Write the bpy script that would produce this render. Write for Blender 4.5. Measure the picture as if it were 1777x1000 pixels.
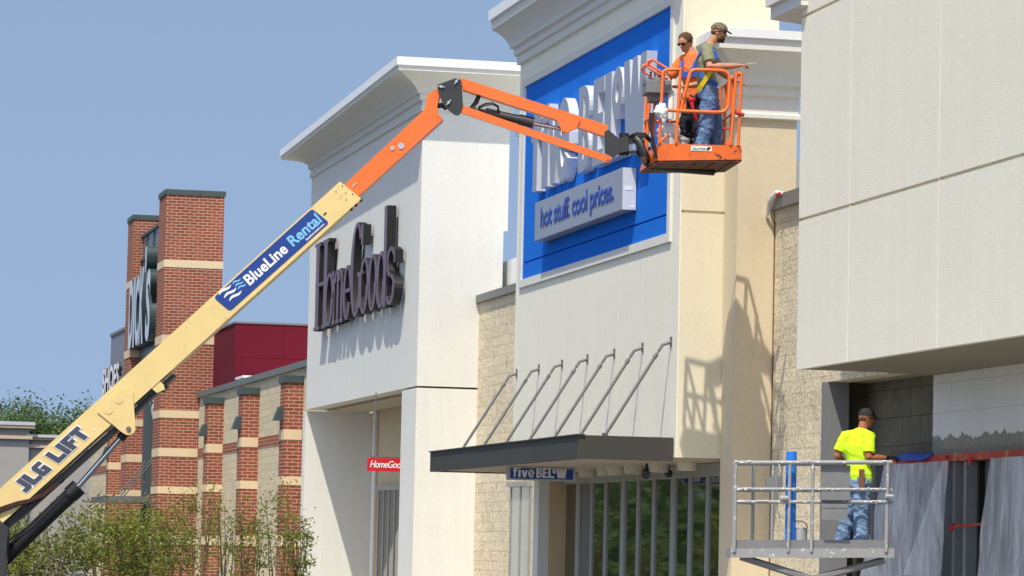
import bpy, bmesh, math, random
from mathutils import Vector, Matrix, noise
R = math.radians
random.seed(7)
SC = bpy.context.scene
for o in list(bpy.data.objects): bpy.data.objects.remove(o)

# ------------------------------------------------------------------ camera
F = 6000.0; EYE = 1.6
def basis(yaw, pitch, roll):
    y, p, r = R(yaw), R(pitch), R(roll)
    fw = Vector((math.sin(y)*math.cos(p), math.cos(y)*math.cos(p), math.sin(p)))
    rt = Vector((math.cos(y), -math.sin(y), 0))
    up = Vector((-math.sin(y)*math.sin(p), -math.cos(y)*math.sin(p), math.cos(p)))
    c, s = math.cos(r), math.sin(r)
    return fw, c*rt+s*up, -s*rt+c*up
FW, RT, UP = basis(12.7, 4.36, 1.25)
cd = bpy.data.cameras.new('camera'); cam = bpy.data.objects.new('camera', cd)
SC.collection.objects.link(cam); SC.camera = cam
cd.sensor_width = 36; cd.lens = 36*F/1777; cd.clip_start = .5; cd.clip_end = 3000
m = Matrix((RT, UP, -FW)).transposed().to_4x4(); m.translation = (0, 0, EYE); cam.matrix_world = m

# ------------------------------------------------------------------ world, sun, exposure
SUN = Vector((1.17, 1.85, -3.75)).normalized()
w = bpy.data.worlds.new('World'); SC.world = w; w.use_nodes = True
nt = w.node_tree; nt.nodes.clear()
out = nt.nodes.new('ShaderNodeOutputWorld'); bg = nt.nodes.new('ShaderNodeBackground')
sky = nt.nodes.new('ShaderNodeTexSky'); sky.sky_type = 'NISHITA'; sky.sun_disc = False
sky.sun_elevation = math.asin(-SUN.z); sky.sun_rotation = R(212.3)
sky.air_density = 1.3; sky.dust_density = 1.6; sky.ozone_density = 1.4; sky.altitude = 200
tc = nt.nodes.new('ShaderNodeTexCoord'); mp = nt.nodes.new('ShaderNodeVectorMath'); mp.operation = 'MULTIPLY_ADD'
mp.inputs[1].default_value = (1, 1, .5); mp.inputs[2].default_value = (0, 0, .36)
nt.links.new(tc.outputs['Generated'], mp.inputs[0])
nt.links.new(mp.outputs[0], sky.inputs['Vector'])
hs = nt.nodes.new('ShaderNodeHueSaturation'); hs.inputs['Saturation'].default_value = .90; hs.inputs['Hue'].default_value = .501
nt.links.new(sky.outputs[0], hs.inputs['Color']); nt.links.new(hs.outputs[0], bg.inputs['Color'])
nt.links.new(bg.outputs[0], out.inputs[0]); bg.inputs['Strength'].default_value = .145
ld = bpy.data.lights.new('sun', 'SUN'); ld.energy = 4.0; ld.angle = R(.53); ld.color = (1, .93, .80)
so = bpy.data.objects.new('sun', ld); SC.collection.objects.link(so)
so.rotation_euler = SUN.to_track_quat('-Z', 'Y').to_euler(); so.location = (-20, -40, 80)
SC.view_settings.view_transform = 'Standard'; SC.view_settings.look = 'None'
SC.view_settings.exposure = 0.24; SC.view_settings.gamma = 1

# ------------------------------------------------------------------ helpers
def ray(u, v): return FW + ((u-888.5)/F)*RT - ((v-500)/F)*UP
EY = Vector((0, 0, EYE))
def PX(u, v, x): r = ray(u, v); return EY + r*(x/r.x)
def PY(u, v, y): r = ray(u, v); return EY + r*(y/r.y)
FH = Vector((math.sin(R(12.7)), math.cos(R(12.7)), 0)); E1 = Vector((FH.y, -FH.x, 0)); E3 = Vector((0, 0, 1))
def PD(u, v, D): r = ray(u, v); return EY + r*(D/r.dot(FH))     # on an upright plane square to the view heading, D metres out
ORG = {}
def link(o): SC.collection.objects.link(o); return o
def thing(name, label, cat, loc=(0, 0, 0), group=None, kind=None):
    o = bpy.data.objects.new(name, None); link(o); o.location = loc; ORG[o.name] = Vector(loc)
    o.empty_display_size = .3
    o['label'] = label; o['category'] = cat
    if group: o['group'] = group
    if kind: o['kind'] = kind
    return o
def tag(o, label, cat, group=None):
    o['label'] = label; o['category'] = cat
    if group: o['group'] = group
    return o
def link_mesh(name, me, mat, parent):
    o = bpy.data.objects.new(name, me); link(o)
    if mat is not None:
        if isinstance(mat, (list, tuple)):
            for q in mat: me.materials.append(q)
        else: me.materials.append(mat)
    org = ORG[parent.name] if parent else Vector((0, 0, 0))
    if parent: me.transform(Matrix.Translation(-org)); o.parent = parent
    ORG[o.name] = org
    return o
class MB:
    def __init__(s): s.v = []; s.f = []; s.m = []; s.sm = False; s.cur = 0; s.cuts = []
    def face(s, pts):
        n = len(s.v); s.v += [tuple(p) for p in pts]; s.f.append(tuple(range(n, n+len(pts)))); s.m.append(s.cur)
    def grid(s, rows, close_u=False, close_v=False):
        n = len(s.v); R_ = len(rows); C_ = len(rows[0])
        for r in rows: s.v += [tuple(p) for p in r]
        for i in range(R_ if close_v else R_-1):
            for j in range(C_ if close_u else C_-1):
                a = n+i*C_+j; b = n+i*C_+(j+1) % C_; c = n+((i+1) % R_)*C_+(j+1) % C_; d = n+((i+1) % R_)*C_+j
                s.f.append((a, b, c, d)); s.m.append(s.cur)
    def cap(s, pts): s.face(pts)
    def cut(s): s.cuts.append((len(s.v), len(s.f)))
    def box(s, x0, x1, y0, y1, z0, z1):
        s.obox((x0, y0, z0), (x1-x0, 0, 0), (0, y1-y0, 0), (0, 0, z1-z0)); return s
    def obox(s, o, a, b, c):
        o, a, b, c = map(Vector, (o, a, b, c))
        s.cut(); P = [o, o+a, o+a+b, o+b, o+c, o+a+c, o+a+b+c, o+b+c]; n = len(s.v); s.v += [tuple(p) for p in P]
        fl = [(0, 3, 2, 1), (4, 5, 6, 7), (0, 1, 5, 4), (1, 2, 6, 5), (2, 3, 7, 6), (3, 0, 4, 7)]
        if a.cross(b).dot(c) < 0: fl = [tuple(reversed(q)) for q in fl]
        for q in fl: s.f.append(tuple(n+i for i in q)); s.m.append(s.cur)
        return s
    def cbox(s, c, ax, ay, az, sx, sy, sz):
        c, ax, ay, az = map(Vector, (c, ax, ay, az)); ax = ax.normalized()*sx; ay = ay.normalized()*sy; az = az.normalized()*sz
        return s.obox(c-(ax+ay+az)/2, ax, ay, az)
    def prism(s, pts, ext):
        s.cut(); pts = [Vector(p) for p in pts]; ext = Vector(ext); q = [p+ext for p in pts]; n = len(pts)
        nrm = Vector((0, 0, 0))
        for i in range(n): nrm += pts[i].cross(pts[(i+1) % n])
        if nrm.dot(ext) >= 0:
            s.face(list(reversed(pts))); s.face(q)
            for i in range(n): j = (i+1) % n; s.face([pts[i], pts[j], q[j], q[i]])
        else:
            s.face(pts); s.face(list(reversed(q)))
            for i in range(n): j = (i+1) % n; s.face([pts[j], pts[i], q[i], q[j]])
        return s
    def tube(s, path, r, n=10, r2=None, flat=None, caps=True):
        s.cut(); path = [Vector(p) for p in path]; N = len(path)
        rs = r if isinstance(r, (list, tuple)) else [r+( (r2-r)*i/(N-1) if r2 is not None else 0) for i in range(N)]
        rows = []; prev = None
        for i, p in enumerate(path):
            t = (path[min(i+1, N-1)]-path[max(i-1, 0)]).normalized()
            if prev is None:
                a = Vector((0, 0, 1)) if abs(t.z) < .9 else Vector((0, 1, 0))
                if flat is not None: a = Vector(flat)
                prev = (a - t*a.dot(t)).normalized()
            else: prev = (prev - t*prev.dot(t)).normalized()
            b = t.cross(prev)
            rr = rs[i]; ra, rb = rr if isinstance(rr, (list, tuple)) else (rr, rr)
            rows.append([p + prev*(ra*math.cos(2*math.pi*k/n)) + b*(rb*math.sin(2*math.pi*k/n)) for k in range(n)])
        s.grid(rows, close_u=True)
        if caps: s.cap(list(reversed(rows[0]))); s.cap(rows[-1])
        return s
    def ball(s, c, rx, ry=None, rz=None, ax=None, n=12, k=8):
        c = Vector(c); ry = ry or rx; rz = rz or rx; M = ax or Matrix.Identity(3)
        rows = []
        for i in range(1, k):
            th = math.pi*i/k
            rows.append([c + M @ Vector((rx*math.sin(th)*math.cos(2*math.pi*j/n), ry*math.sin(th)*math.sin(2*math.pi*j/n), -rz*math.cos(th))) for j in range(n)])
        s.grid(rows, close_u=True)
        n0 = len(s.v); s.v += [tuple(c + M @ Vector((0, 0, -rz))), tuple(c + M @ Vector((0, 0, rz)))]
        base = n0-(k-1)*n
        for j in range(n):
            s.f.append((n0, base+(j+1) % n, base+j)); s.m.append(s.cur)
            q = base+(k-2)*n; s.f.append((n0+1, q+j, q+(j+1) % n)); s.m.append(s.cur)
        return s
    def rings(s, x0, x1, y0, y1, prof):
        rows = []
        for o, zf in prof:
            z = zf if callable(zf) else (lambda y, q=zf: q)
            rows.append([(x0-o, y0-o, z(y0-o)), (x1+o, y0-o, z(y0-o)), (x1+o, y1+o, z(y1+o)), (x0-o, y1+o, z(y1+o))])
        s.grid(rows, close_u=True); s.cap(rows[-1]); s.cap(list(reversed(rows[0]))); return s
    def mesh(s, name):
        me = bpy.data.meshes.new(name); me.from_pydata(s.v, [], s.f)
        for p, mi in zip(me.polygons, s.m):
            p.material_index = mi; p.use_smooth = s.sm
        me.update(); return me
    def build(s, name, mat, parent=None, smooth=False, bevel=0):
        s.sm = smooth; me = s.mesh(name)
        o = link_mesh(name, me, mat, parent)
        if smooth:
            bm = bmesh.new(); bm.from_mesh(me); bmesh.ops.remove_doubles(bm, verts=bm.verts, dist=1e-5); bm.to_mesh(me); bm.free()
            try: me.set_sharp_from_angle(angle=R(50))
            except Exception: pass
        if bevel:
            b = o.modifiers.new('bevel', 'BEVEL'); b.width = bevel; b.segments = 2; b.limit_method = 'ANGLE'
        return o
def each(mb, name, mat, parent, smooth=False, bevel=0):
    """every piece collected so far becomes an object of its own"""
    res = []; C = mb.cuts+[(len(mb.v), len(mb.f))]
    for (v0, f0), (v1, f1) in zip(C[:-1], C[1:]):
        q = MB(); q.v = mb.v[v0:v1]; q.f = [tuple(i-v0 for i in f) for f in mb.f[f0:f1]]; q.m = mb.m[f0:f1]; res.append(q.build(name, mat, parent, smooth, bevel))
    return res
def struct(o): o['kind'] = 'structure'; return o

# ------------------------------------------------------------------ materials
def srgb(r, g, b):
    f = lambda c: (c/255/12.92) if c/255 <= .04045 else ((c/255+.055)/1.055)**2.4
    return (f(r), f(g), f(b), 1)
class N:
    def __init__(s, name, rough=.7, metal=0, spec=.5):
        s.mat = bpy.data.materials.new(name); s.mat.use_nodes = True; s.t = s.mat.node_tree
        s.b = s.t.nodes['Principled BSDF']; s.b.inputs['Roughness'].default_value = rough
        s.b.inputs['Metallic'].default_value = metal; s.b.inputs['Specular IOR Level'].default_value = spec
        g = s.t.nodes.new('ShaderNodeNewGeometry'); s.pos = g.outputs['Position']
        tcn = s.t.nodes.new('ShaderNodeTexCoord'); s.obj = tcn.outputs['Object']
    def n(s, ty, **kw):
        q = s.t.nodes.new(ty)
        for k, v in kw.items(): setattr(q, k, v)
        return q
    def l(s, a, b): s.t.links.new(a, b)
    def noise(s, scale, detail=4, rough=.6, vec=None, dist=0):
        q = s.n('ShaderNodeTexNoise'); q.inputs['Scale'].default_value = scale; q.inputs['Detail'].default_value = detail
        q.inputs['Roughness'].default_value = rough; q.inputs['Distortion'].default_value = dist
        s.l(vec or s.obj, q.inputs['Vector']); return q.outputs['Fac']
    def ramp(s, fac, stops):
        q = s.n('ShaderNodeValToRGB'); e = q.color_ramp.elements
        while len(e) < len(stops): e.new(.5)
        for i, (p, c) in enumerate(stops): e[i].position = p; e[i].color = c if len(c) == 4 else (*c, 1)
        s.l(fac, q.inputs['Fac']); return q.outputs['Color']
    def mix(s, fac, a, b, mode='MIX'):
        q = s.n('ShaderNodeMix', data_type='RGBA', blend_type=mode)
        for k, x in ((0, fac), (6, a), (7, b)):
            if hasattr(x, 'is_linked') or hasattr(x, 'links'): s.l(x, q.inputs[k])
            else: q.inputs[k].default_value = x
        return q.outputs[2]
    def math(s, op, a, b=0):
        q = s.n('ShaderNodeMath', operation=op)
        for k, x in ((0, a), (1, b)):
            if hasattr(x, 'links'): s.l(x, q.inputs[k])
            else: q.inputs[k].default_value = x
        return q.outputs[0]
    def color(s, c):
        if hasattr(c, 'links'): s.l(c, s.b.inputs['Base Color'])
        else: s.b.inputs['Base Color'].default_value = c
        return s
    def bump(s, h, strength=.3, dist=.01):
        q = s.n('ShaderNodeBump'); q.inputs['Strength'].default_value = strength; q.inputs['Distance'].default_value = dist
        s.l(h, q.inputs['Height']); s.l(q.outputs[0], s.b.inputs['Normal']); return s
    def xyz(s, v=None):
        q = s.n('ShaderNodeSeparateXYZ'); s.l(v or s.pos, q.inputs[0]); return q.outputs
    def wallvec(s):
        x = s.xyz(); c = s.n('ShaderNodeCombineXYZ'); s.l(s.math('ADD', x[0], x[1]), c.inputs[0]); s.l(x[2], c.inputs[1]); return c.outputs[0]
def sc(c, k): return (min(c[0]*k, 1), min(c[1]*k, 1), min(c[2]*k, 1), 1)
def stucco(name, c, var=.10, bump=.6):
    a = N(name, .92, spec=.2)
    big = a.noise(.55, 5, .65, a.pos); fine = a.noise(15, 5, .8, a.pos)
    # faint vertical rain streaks and trowel clouds
    st = a.n('ShaderNodeMapping'); st.inputs['Scale'].default_value = (5, 5, .35); a.l(a.pos, st.inputs[0])
    sv = a.noise(1.0, 4, .6, st.outputs[0])
    col = a.ramp(big, [(.3, sc(c, 1-var)), (.7, sc(c, 1+var*.6))])
    col = a.mix(.5, col, a.ramp(sv, [(.3, sc(c, 1-var*1.3)), (.75, sc(c, 1+var*.5))]))
    col = a.mix(.45, col, a.ramp(fine, [(.32, sc(c, .84)), (.68, sc(c, 1.08))]))
    a.color(col); a.bump(a.noise(55, 4, .75, a.pos), bump, .012); return a.mat
def paint(name, c, rough=.4, wear=None, var=.08, metal=0, wscale=9, wth=.68, bump=0):
    a = N(name, rough, metal)
    col = a.ramp(a.noise(2.3, 6, .65), [(.3, sc(c, 1-var)), (.7, sc(c, 1+var))])
    if wear is not None: col = a.mix(a.ramp(a.noise(wscale, 8, .7), [(wth, (0, 0, 0)), (wth+.03, (1, 1, 1))]), col, wear)
    a.color(col)
    if bump: a.bump(a.noise(30, 4, .6), bump, .005)
    return a.mat
WHITE_ST = stucco('white_stucco', (.765, .755, .70, 1))
CREAM_ST = stucco('cream_stucco', (.80, .73, .545, 1))
BEIGE_ST = stucco('beige_stucco', (.70, .595, .42, 1))
SIGN_ST = stucco('pale_grey_stucco', (.90, .86, .715, 1))
GREY_ST = stucco('grey_stucco', (.90, .855, .70, 1), .08)
TRIM = stucco('cornice_foam', (.72, .71, .65, 1), .04, .15)
TRIMW = stucco('cornice_pale', (.72, .71, .65, 1), .04, .15)
CAPW = paint('white_coping', (.78, .79, .80, 1), .45, var=.03)
CAPG = paint('grey_coping', (.16, .165, .155, 1), .5)
GREENCAP = paint('green_metal', (.045, .07, .065, 1), .5)
def block(name, c, dark, lo=.60):
    a = N(name, .95, spec=.15); vec = a.wallvec()
    br = a.n('ShaderNodeTexBrick'); a.l(vec, br.inputs['Vector']); br.inputs['Scale'].default_value = 1
    br.inputs['Brick Width'].default_value = .8; br.inputs['Row Height'].default_value = .2; br.inputs['Mortar Size'].default_value = .006
    br.inputs['Mortar Smooth'].default_value = .4; br.inputs['Color1'].default_value = c; br.inputs['Color2'].default_value = sc(c, .84); br.inputs['Mortar'].default_value = sc(c, .72)
    sp = a.noise(22, 6, .8, a.pos, .6); pa = a.noise(3.0, 5, .7, a.pos)
    col = a.mix(a.ramp(sp, [(lo-.01, (0, 0, 0)), (lo+.07, (.85, .85, .85))]), br.outputs[0], dark)
    col = a.mix(a.ramp(pa, [(.56, (0, 0, 0)), (.66, (.5, .5, .5))]), col, sc(dark, 1.2))
    col = a.mix(a.ramp(a.noise(30, 3, .6, a.pos), [(.3, (0, 0, 0)), (.7, (.35, .35, .35))]), col, sc(c, 1.25))
    a.color(col)
    h = a.math('ADD', a.noise(14, 6, .7, a.pos), a.math('MULTIPLY', br.outputs['Fac'], -1.2))
    a.bump(h, .9, .04); return a.mat
BLOCK = block('splitface_block', (.86, .73, .52, 1), (.20, .155, .10, 1), .515)
BLOCK2 = block('pale_splitface_block', (.66, .57, .40, 1), (.36, .29, .19, 1), .56)
def brick(name):
    a = N(name, .9, spec=.2); vec = a.wallvec()
    br = a.n('ShaderNodeTexBrick'); a.l(vec, br.inputs['Vector']); br.inputs['Scale'].default_value = 1
    br.inputs['Brick Width'].default_value = .30; br.inputs['Row Height'].default_value = .1; br.inputs['Mortar Size'].default_value = .0105
    br.inputs['Mortar Smooth'].default_value = .2; br.inputs['Bias'].default_value = -.1
    br.inputs['Color1'].default_value = (.29, .080, .045, 1); br.inputs['Color2'].default_value = (.17, .048, .032, 1); br.inputs['Mortar'].default_value = (.60, .42, .31, 1)
    col = a.mix(.25, br.outputs[0], a.ramp(a.noise(.8, 5, .6, a.pos), [(.3, (.16, .06, .04)), (.7, (.36, .12, .06))]))
    a.color(col); a.bump(a.math('MULTIPLY', br.outputs['Fac'], -1), .4, .02); return a.mat
BRICK = brick('red_brick')
BAND = stucco('cream_precast', (.70, .56, .36, 1), .05)
ORANGE = paint('orange_paint', (.86, .17, .028, 1), .38, wear=(.30, .055, .012, 1), wth=.70, var=.06)
ORANGEW = paint('scuffed_orange_paint', (.80, .15, .022, 1), .5, wear=(.07, .035, .02, 1), wth=.58, var=.12, wscale=7)
RUSTY = paint('rusty_underside', (.10, .035, .015, 1), .8, wear=(.45, .06, .012, 1), wth=.60, var=.4, wscale=5)
YELLOW = paint('cream_yellow_paint', (.80, .60, .25, 1), .45, wear=(.60, .43, .18, 1), wth=.62, var=.07, wscale=5)
DARKM = paint('dark_grey_metal', (.035, .035, .035, 1), .5, wear=(.12, .11, .1, 1), wth=.70)
BLACKM = paint('black_metal', (.012, .012, .012, 1), .45, wear=(.05, .045, .04, 1), wth=.72)
RUBBER = paint('black_rubber', (.015, .015, .016, 1), .6)
CHROME = paint('polished_rod', (.62, .63, .65, 1), .18, metal=1, var=.02)
STEELG = paint('galvanised_pipe', (.16, .16, .155, 1), .5, metal=.3)
LIGHTG = paint('bright_steel', (.55, .55, .55, 1), .4, metal=.4)
RAILG = paint('worn_grey_rail', (.30, .305, .31, 1), .55, wear=(.68, .68, .67, 1), wth=.60, wscale=14)
PANELG = paint('grey_panel', (.19, .195, .20, 1), .6, wear=(.32, .32, .32, 1), wth=.66)
ALU = paint('aluminium_frame', (.42, .42, .40, 1), .4, metal=.5, var=.03)
CANOPY = paint('charcoal_fascia', (.045, .044, .036, 1), .65, var=.05)
SOFFIT = stucco('soffit_board', (.52, .46, .37, 1), .04, .1)
BLUE = stucco('sign_blue', (.006, .16, .66, 1), .05, .15)
SILVER = paint('silver_letter_face', (.27, .31, .39, 1), .5, var=.02)
SILVERW = paint('silver_letter_side', (.72, .73, .75, 1), .3, var=.03, metal=.15)
BLUELET = paint('blue_letter', (.02, .06, .32, 1), .5)
MAUVE = paint('mauve_letter_face', (.15, .09, .125, 1), .45, var=.06)
BLACKL = paint('letter_return', (.006, .005, .006, 1), .55)
RED = paint('red_sign', (.62, .012, .018, 1), .45)
MAROON = stucco('maroon_panel', (.13, .007, .02, 1), .05, .1)
DECALB = paint('decal_blue', (.012, .05, .26, 1), .4, var=.03)
DECALL = paint('decal_light_blue', (.22, .52, .78, 1), .45)
WHITEP = paint('white_vinyl', (.85, .85, .85, 1), .45, var=.02)
SLATE = paint('slate_vinyl', (.062, .068, .10, 1), .45)
def glassm():
    a = N('store_glass', .03, spec=1.0); a.color(a.ramp(a.noise(1.2, 3), [(.3, (.010, .014, .012)), (.7, (.02, .026, .022))]))
    a.b.inputs['IOR'].default_value = 2.5; return a.mat
GLASS = glassm()
def simple(name, c, rough=.8, var=.08, scale=6, bump=0):
    a = N(name, rough, spec=.3); a.color(a.ramp(a.noise(scale, 5, .6), [(.3, sc(c, 1-var)), (.7, sc(c, 1+var))]))
    if bump: a.bump(a.noise(scale*4, 4, .6), bump, .01)
    return a.mat
SKIN = simple('skin', (.50, .23, .13, 1), .55, .12, 12)
SKIN2 = simple('tanned_skin', (.36, .13, .065, 1), .5, .12, 12)
HAIR = simple('brown_hair', (.10, .05, .025, 1), .8, .3, 60, .5)
BEARD = simple('brown_beard', (.085, .035, .018, 1), .9, .3, 80, .6)
SHADES = simple('dark_lens', (.008, .008, .01, 1), .15)
def shirt(name, c):
    a = N(name, .9, spec=.15); a.color(a.ramp(a.noise(5, 5, .6), [(.3, sc(c, .93)), (.7, sc(c, 1.05))]))
    mpn = a.n('ShaderNodeMapping'); mpn.inputs['Scale'].default_value = (1, 1, 2.2); mpn.inputs['Rotation'].default_value = (.5, .4, 0); a.l(a.obj, mpn.inputs[0])
    a.bump(a.noise(5, 2, .5, mpn.outputs[0], 1.0), .35, .05); return a.mat
OLIVE = shirt('olive_shirt', (.23, .235, .15, 1)); NEON = shirt('neon_shirt', (.62, .95, .03, 1)); ORSHIRT = shirt('orange_shirt', (.80, .20, .06, 1))
def denim(name, c, spl, th=.60):
    a = N(name, .9, spec=.15); col = a.ramp(a.noise(7, 6, .65), [(.3, sc(c, .74)), (.7, sc(c, 1.25))])
    if spl: col = a.mix(a.ramp(a.noise(45, 6, .8, dist=.5), [(th, (0, 0, 0)), (th+.05, (.85, .85, .85))]), col, (.5, .52, .55, 1))
    a.color(col); a.bump(a.noise(9, 4, .6, dist=1), .9, .05); return a.mat
JEANS = denim('paint_spattered_denim', (.11, .19, .36, 1), True, .57); JEANS2 = denim('light_denim', (.19, .29, .45, 1), True, .66); DARKP = denim('dark_trousers', (.02, .022, .03, 1), True, .62)
def camo():
    a = N('camo_cap', .9); v = a.noise(38, 2, .5)
    a.color(a.ramp(v, [(.40, (.05, .045, .03)), (.47, (.17, .13, .08)), (.53, (.32, .24, .16)), (.60, (.10, .085, .055))])); return a.mat
CAMO = camo()
BLACKCAP = simple('black_cap', (.02, .02, .022, 1), .8, .3, 30)
BOOT = simple('work_boot', (.10, .06, .03, 1), .8)
GLOVE = simple('dark_glove', (.03, .032, .035, 1), .8)
HARB = simple('blue_webbing', (.03, .10, .42, 1), .7); HARY = simple('yellow_webbing', (.75, .55, .02, 1), .7)
CORD = simple('red_lanyard', (.50, .015, .03, 1), .6)
BUCKET = simple('pail_plastic', (.70, .70, .66, 1), .5, .1, 8)
BLUEP = simple('blue_foam', (.03, .20, .72, 1), .55, .06)
TAPE = simple('red_tape', (.55, .03, .02, 1), .5, .2); BTAPE = simple('blue_tape', (.03, .08, .42, 1), .6, .2)
def leaf(name, a1, a2, a3, scale=1.2):
    a = N(name, .7, spec=.25); f = a.noise(scale, 3, .7, a.pos); g = a.noise(9, 2, .6, a.pos)
    col = a.mix(.5, a.ramp(f, [(.32, a1), (.5, a2), (.7, a3)]), a.ramp(g, [(.3, a1), (.5, a2), (.7, a3)])); a.color(col)
    tr = a.n('ShaderNodeBsdfTranslucent'); a.l(col, tr.inputs[0]); mx = a.n('ShaderNodeMixShader'); mx.inputs[0].default_value = .3
    o = [q for q in a.t.nodes if q.type == 'OUTPUT_MATERIAL'][0]; a.l(a.b.outputs[0], mx.inputs[1]); a.l(tr.outputs[0], mx.inputs[2]); a.l(mx.outputs[0], o.inputs[0]); return a.mat
LEAFT = leaf('tree_leaves', (.06, .10, .035), (.10, .16, .05), (.17, .24, .08), .5)
LEAFB = leaf('bush_leaves', (.07, .10, .02), (.17, .20, .035), (.32, .30, .06), .9)
LEAFY = leaf('thin_leaves', (.09, .13, .025), (.17, .21, .04), (.28, .27, .06), 1.5)
BARK = simple('bark', (.13, .095, .065, 1), .95, .3, 12, .6)
def film():
    a = N('plastic_film', .35, spec=.5)
    mpn = a.n('ShaderNodeMapping'); mpn.inputs['Scale'].default_value = (2.2, 2.2, .3); mpn.inputs['Rotation'].default_value = (.22, 0, 0); a.l(a.obj, mpn.inputs[0])
    f = a.noise(1.6, 6, .7, mpn.outputs[0], .7); a.color((.90, .93, .97, 1))
    o = [q for q in a.t.nodes if q.type == 'OUTPUT_MATERIAL'][0]; tp = a.n('ShaderNodeBsdfTransparent'); mx = a.n('ShaderNodeMixShader')
    a.l(a.ramp(f, [(.34, (.22, .22, .22)), (.50, (.42, .42, .42)), (.68, (.80, .80, .80))]), mx.inputs[0]); a.l(tp.outputs[0], mx.inputs[1]); a.l(a.b.outputs[0], mx.inputs[2]); a.l(mx.outputs[0], o.inputs[0])
    a.bump(f, .35, .03); return a.mat
FILM = film()

# ------------------------------------------------------------------ text
def text_mesh(body, bold=0, spacing=1.0, shear=0, ext=.5):
    c = bpy.data.curves.new('t', 'FONT'); c.body = body; c.size = 1; c.offset = bold; c.space_character = spacing; c.shear = shear; c.extrude = ext; c.resolution_u = 5
    o = bpy.data.objects.new('t', c); link(o); dg = bpy.context.evaluated_depsgraph_get(); dg.update()
    me = bpy.data.meshes.new_from_object(o.evaluated_get(dg)); bpy.data.objects.remove(o); bpy.data.curves.remove(c); me.materials.clear(); return me
def put_text(name, body, o, xd, yd, zd, wid, hei, depth, mats, parent, bold=0, spacing=1.0, shear=0, descend=False):
    """fit the lettering into a box wid x hei whose lower left corner on the surface is o"""
    me = text_mesh(body, bold, spacing, shear)
    xs = [v.co.x for v in me.vertices]; ys = [v.co.y for v in me.vertices]
    x0, x1, y0, y1 = min(xs), max(xs), min(ys), max(ys)
    o, xd, yd, zd = Vector(o), Vector(xd).normalized(), Vector(yd).normalized(), Vector(zd).normalized()
    for v in me.vertices:
        a = (v.co.x-x0)/(x1-x0)*wid; b = (v.co.y-y0)/(y1-y0)*hei; c = (v.co.z+.5)*depth
        v.co = o+xd*a+yd*b+zd*c
    me.update()
    if isinstance(mats, (tuple, list)):
        for p in me.polygons: p.material_index = 0 if abs(p.normal.dot(zd)) > .7 else 1
    return link_mesh(name, me, mats, parent)
XN = Vector((-1, 0, 0)); NEARY = Vector((0, -1, 0)); UPZ = Vector((0, 0, 1))

# ================================================================== SETTING
g = MB(); g.face([(-400, -60, 0), (900, -60, 0), (900, 1500, 0), (-400, 1500, 0)])
def asph():
    a = N('asphalt', .95, spec=.2); c = a.ramp(a.noise(.3, 6, .6, a.pos), [(.3, (.04, .04, .042)), (.7, (.065, .064, .062))])
    a.color(a.mix(.4, c, a.ramp(a.noise(60, 3, .7, a.pos), [(.35, (.025, .025, .026)), (.7, (.10, .10, .10))]))); a.bump(a.noise(80, 3, .7, a.pos), .4, .01); return a.mat
struct(g.build('ground', asph()))
CONC = stucco('sidewalk_concrete', (.38, .36, .32, 1), .08)
s = MB(); s.box(10.4, 18, 20, 150, -.05, .15); struct(s.build('sidewalk', CONC))
s = MB()
for k in range(18):
    y = 22+k*2.8; s.face([(4.5, y, .004), (9.6, y-1.2, .004), (9.6, y-1.08, .004), (4.5, y+.12, .004)])
struct(s.build('parking_lines', paint('road_paint', (.7, .7, .68, 1), .7, wear=(.08, .08, .08, 1), wth=.6)))

# ================================================================== WHITE TOWER BUILDING (middle)
def cove(o0, z0, o1, z1, n=6):
    return [(o0+(o1-o0)*(1-math.cos(math.pi/2*i/n)), z0+(z1-z0)*math.sin(math.pi/2*i/n)) for i in range(1, n)]
hg = thing('store_building', 'white stucco store tower with deep flared cornice and open entry, behind the raised boom', 'building', (14, 71, 0))
b = MB()
b.box(14, 14.35, 71.4, 84.9, 5.02, 10.9)                       # hung front wall
b.box(14, 15.88, 71, 71.4, 8.35, 10.9); b.box(14, 15.79, 71.0, 71.4, 7.05, 8.35); b.box(14, 15.5, 71.0, 71.4, 5.02, 7.05)
b.box(14, 15.9, 84.9, 85.2, 5.02, 10.9); b.box(14.35, 15.88, 71.4, 84.9, 10.3, 10.85); b.box(15.3, 15.48, 71.4, 84.9, 5.3, 10.2)
b.build('wall', WHITE_ST, hg)
b = MB(); b.box(14.0, 15.5, 71.0, 72.6, .15, 4.98); b.build('pier', WHITE_ST, hg)
b = MB(); b.box(14.0, 15.74, 85.2, 85.6, .15, 4.98); b.build('pier', WHITE_ST, hg)
b = MB(); b.box(14.35, 15.9, 72.6, 84.9, 5.03, 5.1); b.box(14.5, 15.5, 72.9, 85, 4.98, 5.02); b.build('soffit', SOFFIT, hg)
b = MB(); b.box(15.7, 15.9, 72.6, 85.2, .15, 5.02); b.build('entry_wall', stucco('entry_tan', (.66, .55, .37, 1)), hg)
wz = MB(); 
for y in (81.0, 81.75, 82.5, 83.2, 83.9): wz.box(15.64, 15.70, y-.04, y+.04, .15, 3.1)
wz.box(15.59, 15.70, 80.96, 83.97, 3.02, 3.13); fr = wz.build('window_frame', ALU, hg)
wz = MB(); wz.box(15.66, 15.69, 81.0, 83.9, .2, 3.03); wz.build('pane', GLASS, fr)
b = MB(); b.tube([(15.62, 84.4, .15), (15.62, 84.4, 5.0)], .055); b.build('downpipe', WHITEP, hg)
sl = lambda z: (lambda y, z=z: z-.27*max(0, min(1, (y-70.4)/15.5))*max(0, min(1, (z-11.2)/.4)))
pr = [(-.05, 10.80), (.05, 10.82), (.05, 10.92), (.03, 10.94), (.03, 11.02), (.09, 11.04), (.09, 11.16), (.16, 11.18), (.16, 11.22)]
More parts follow.
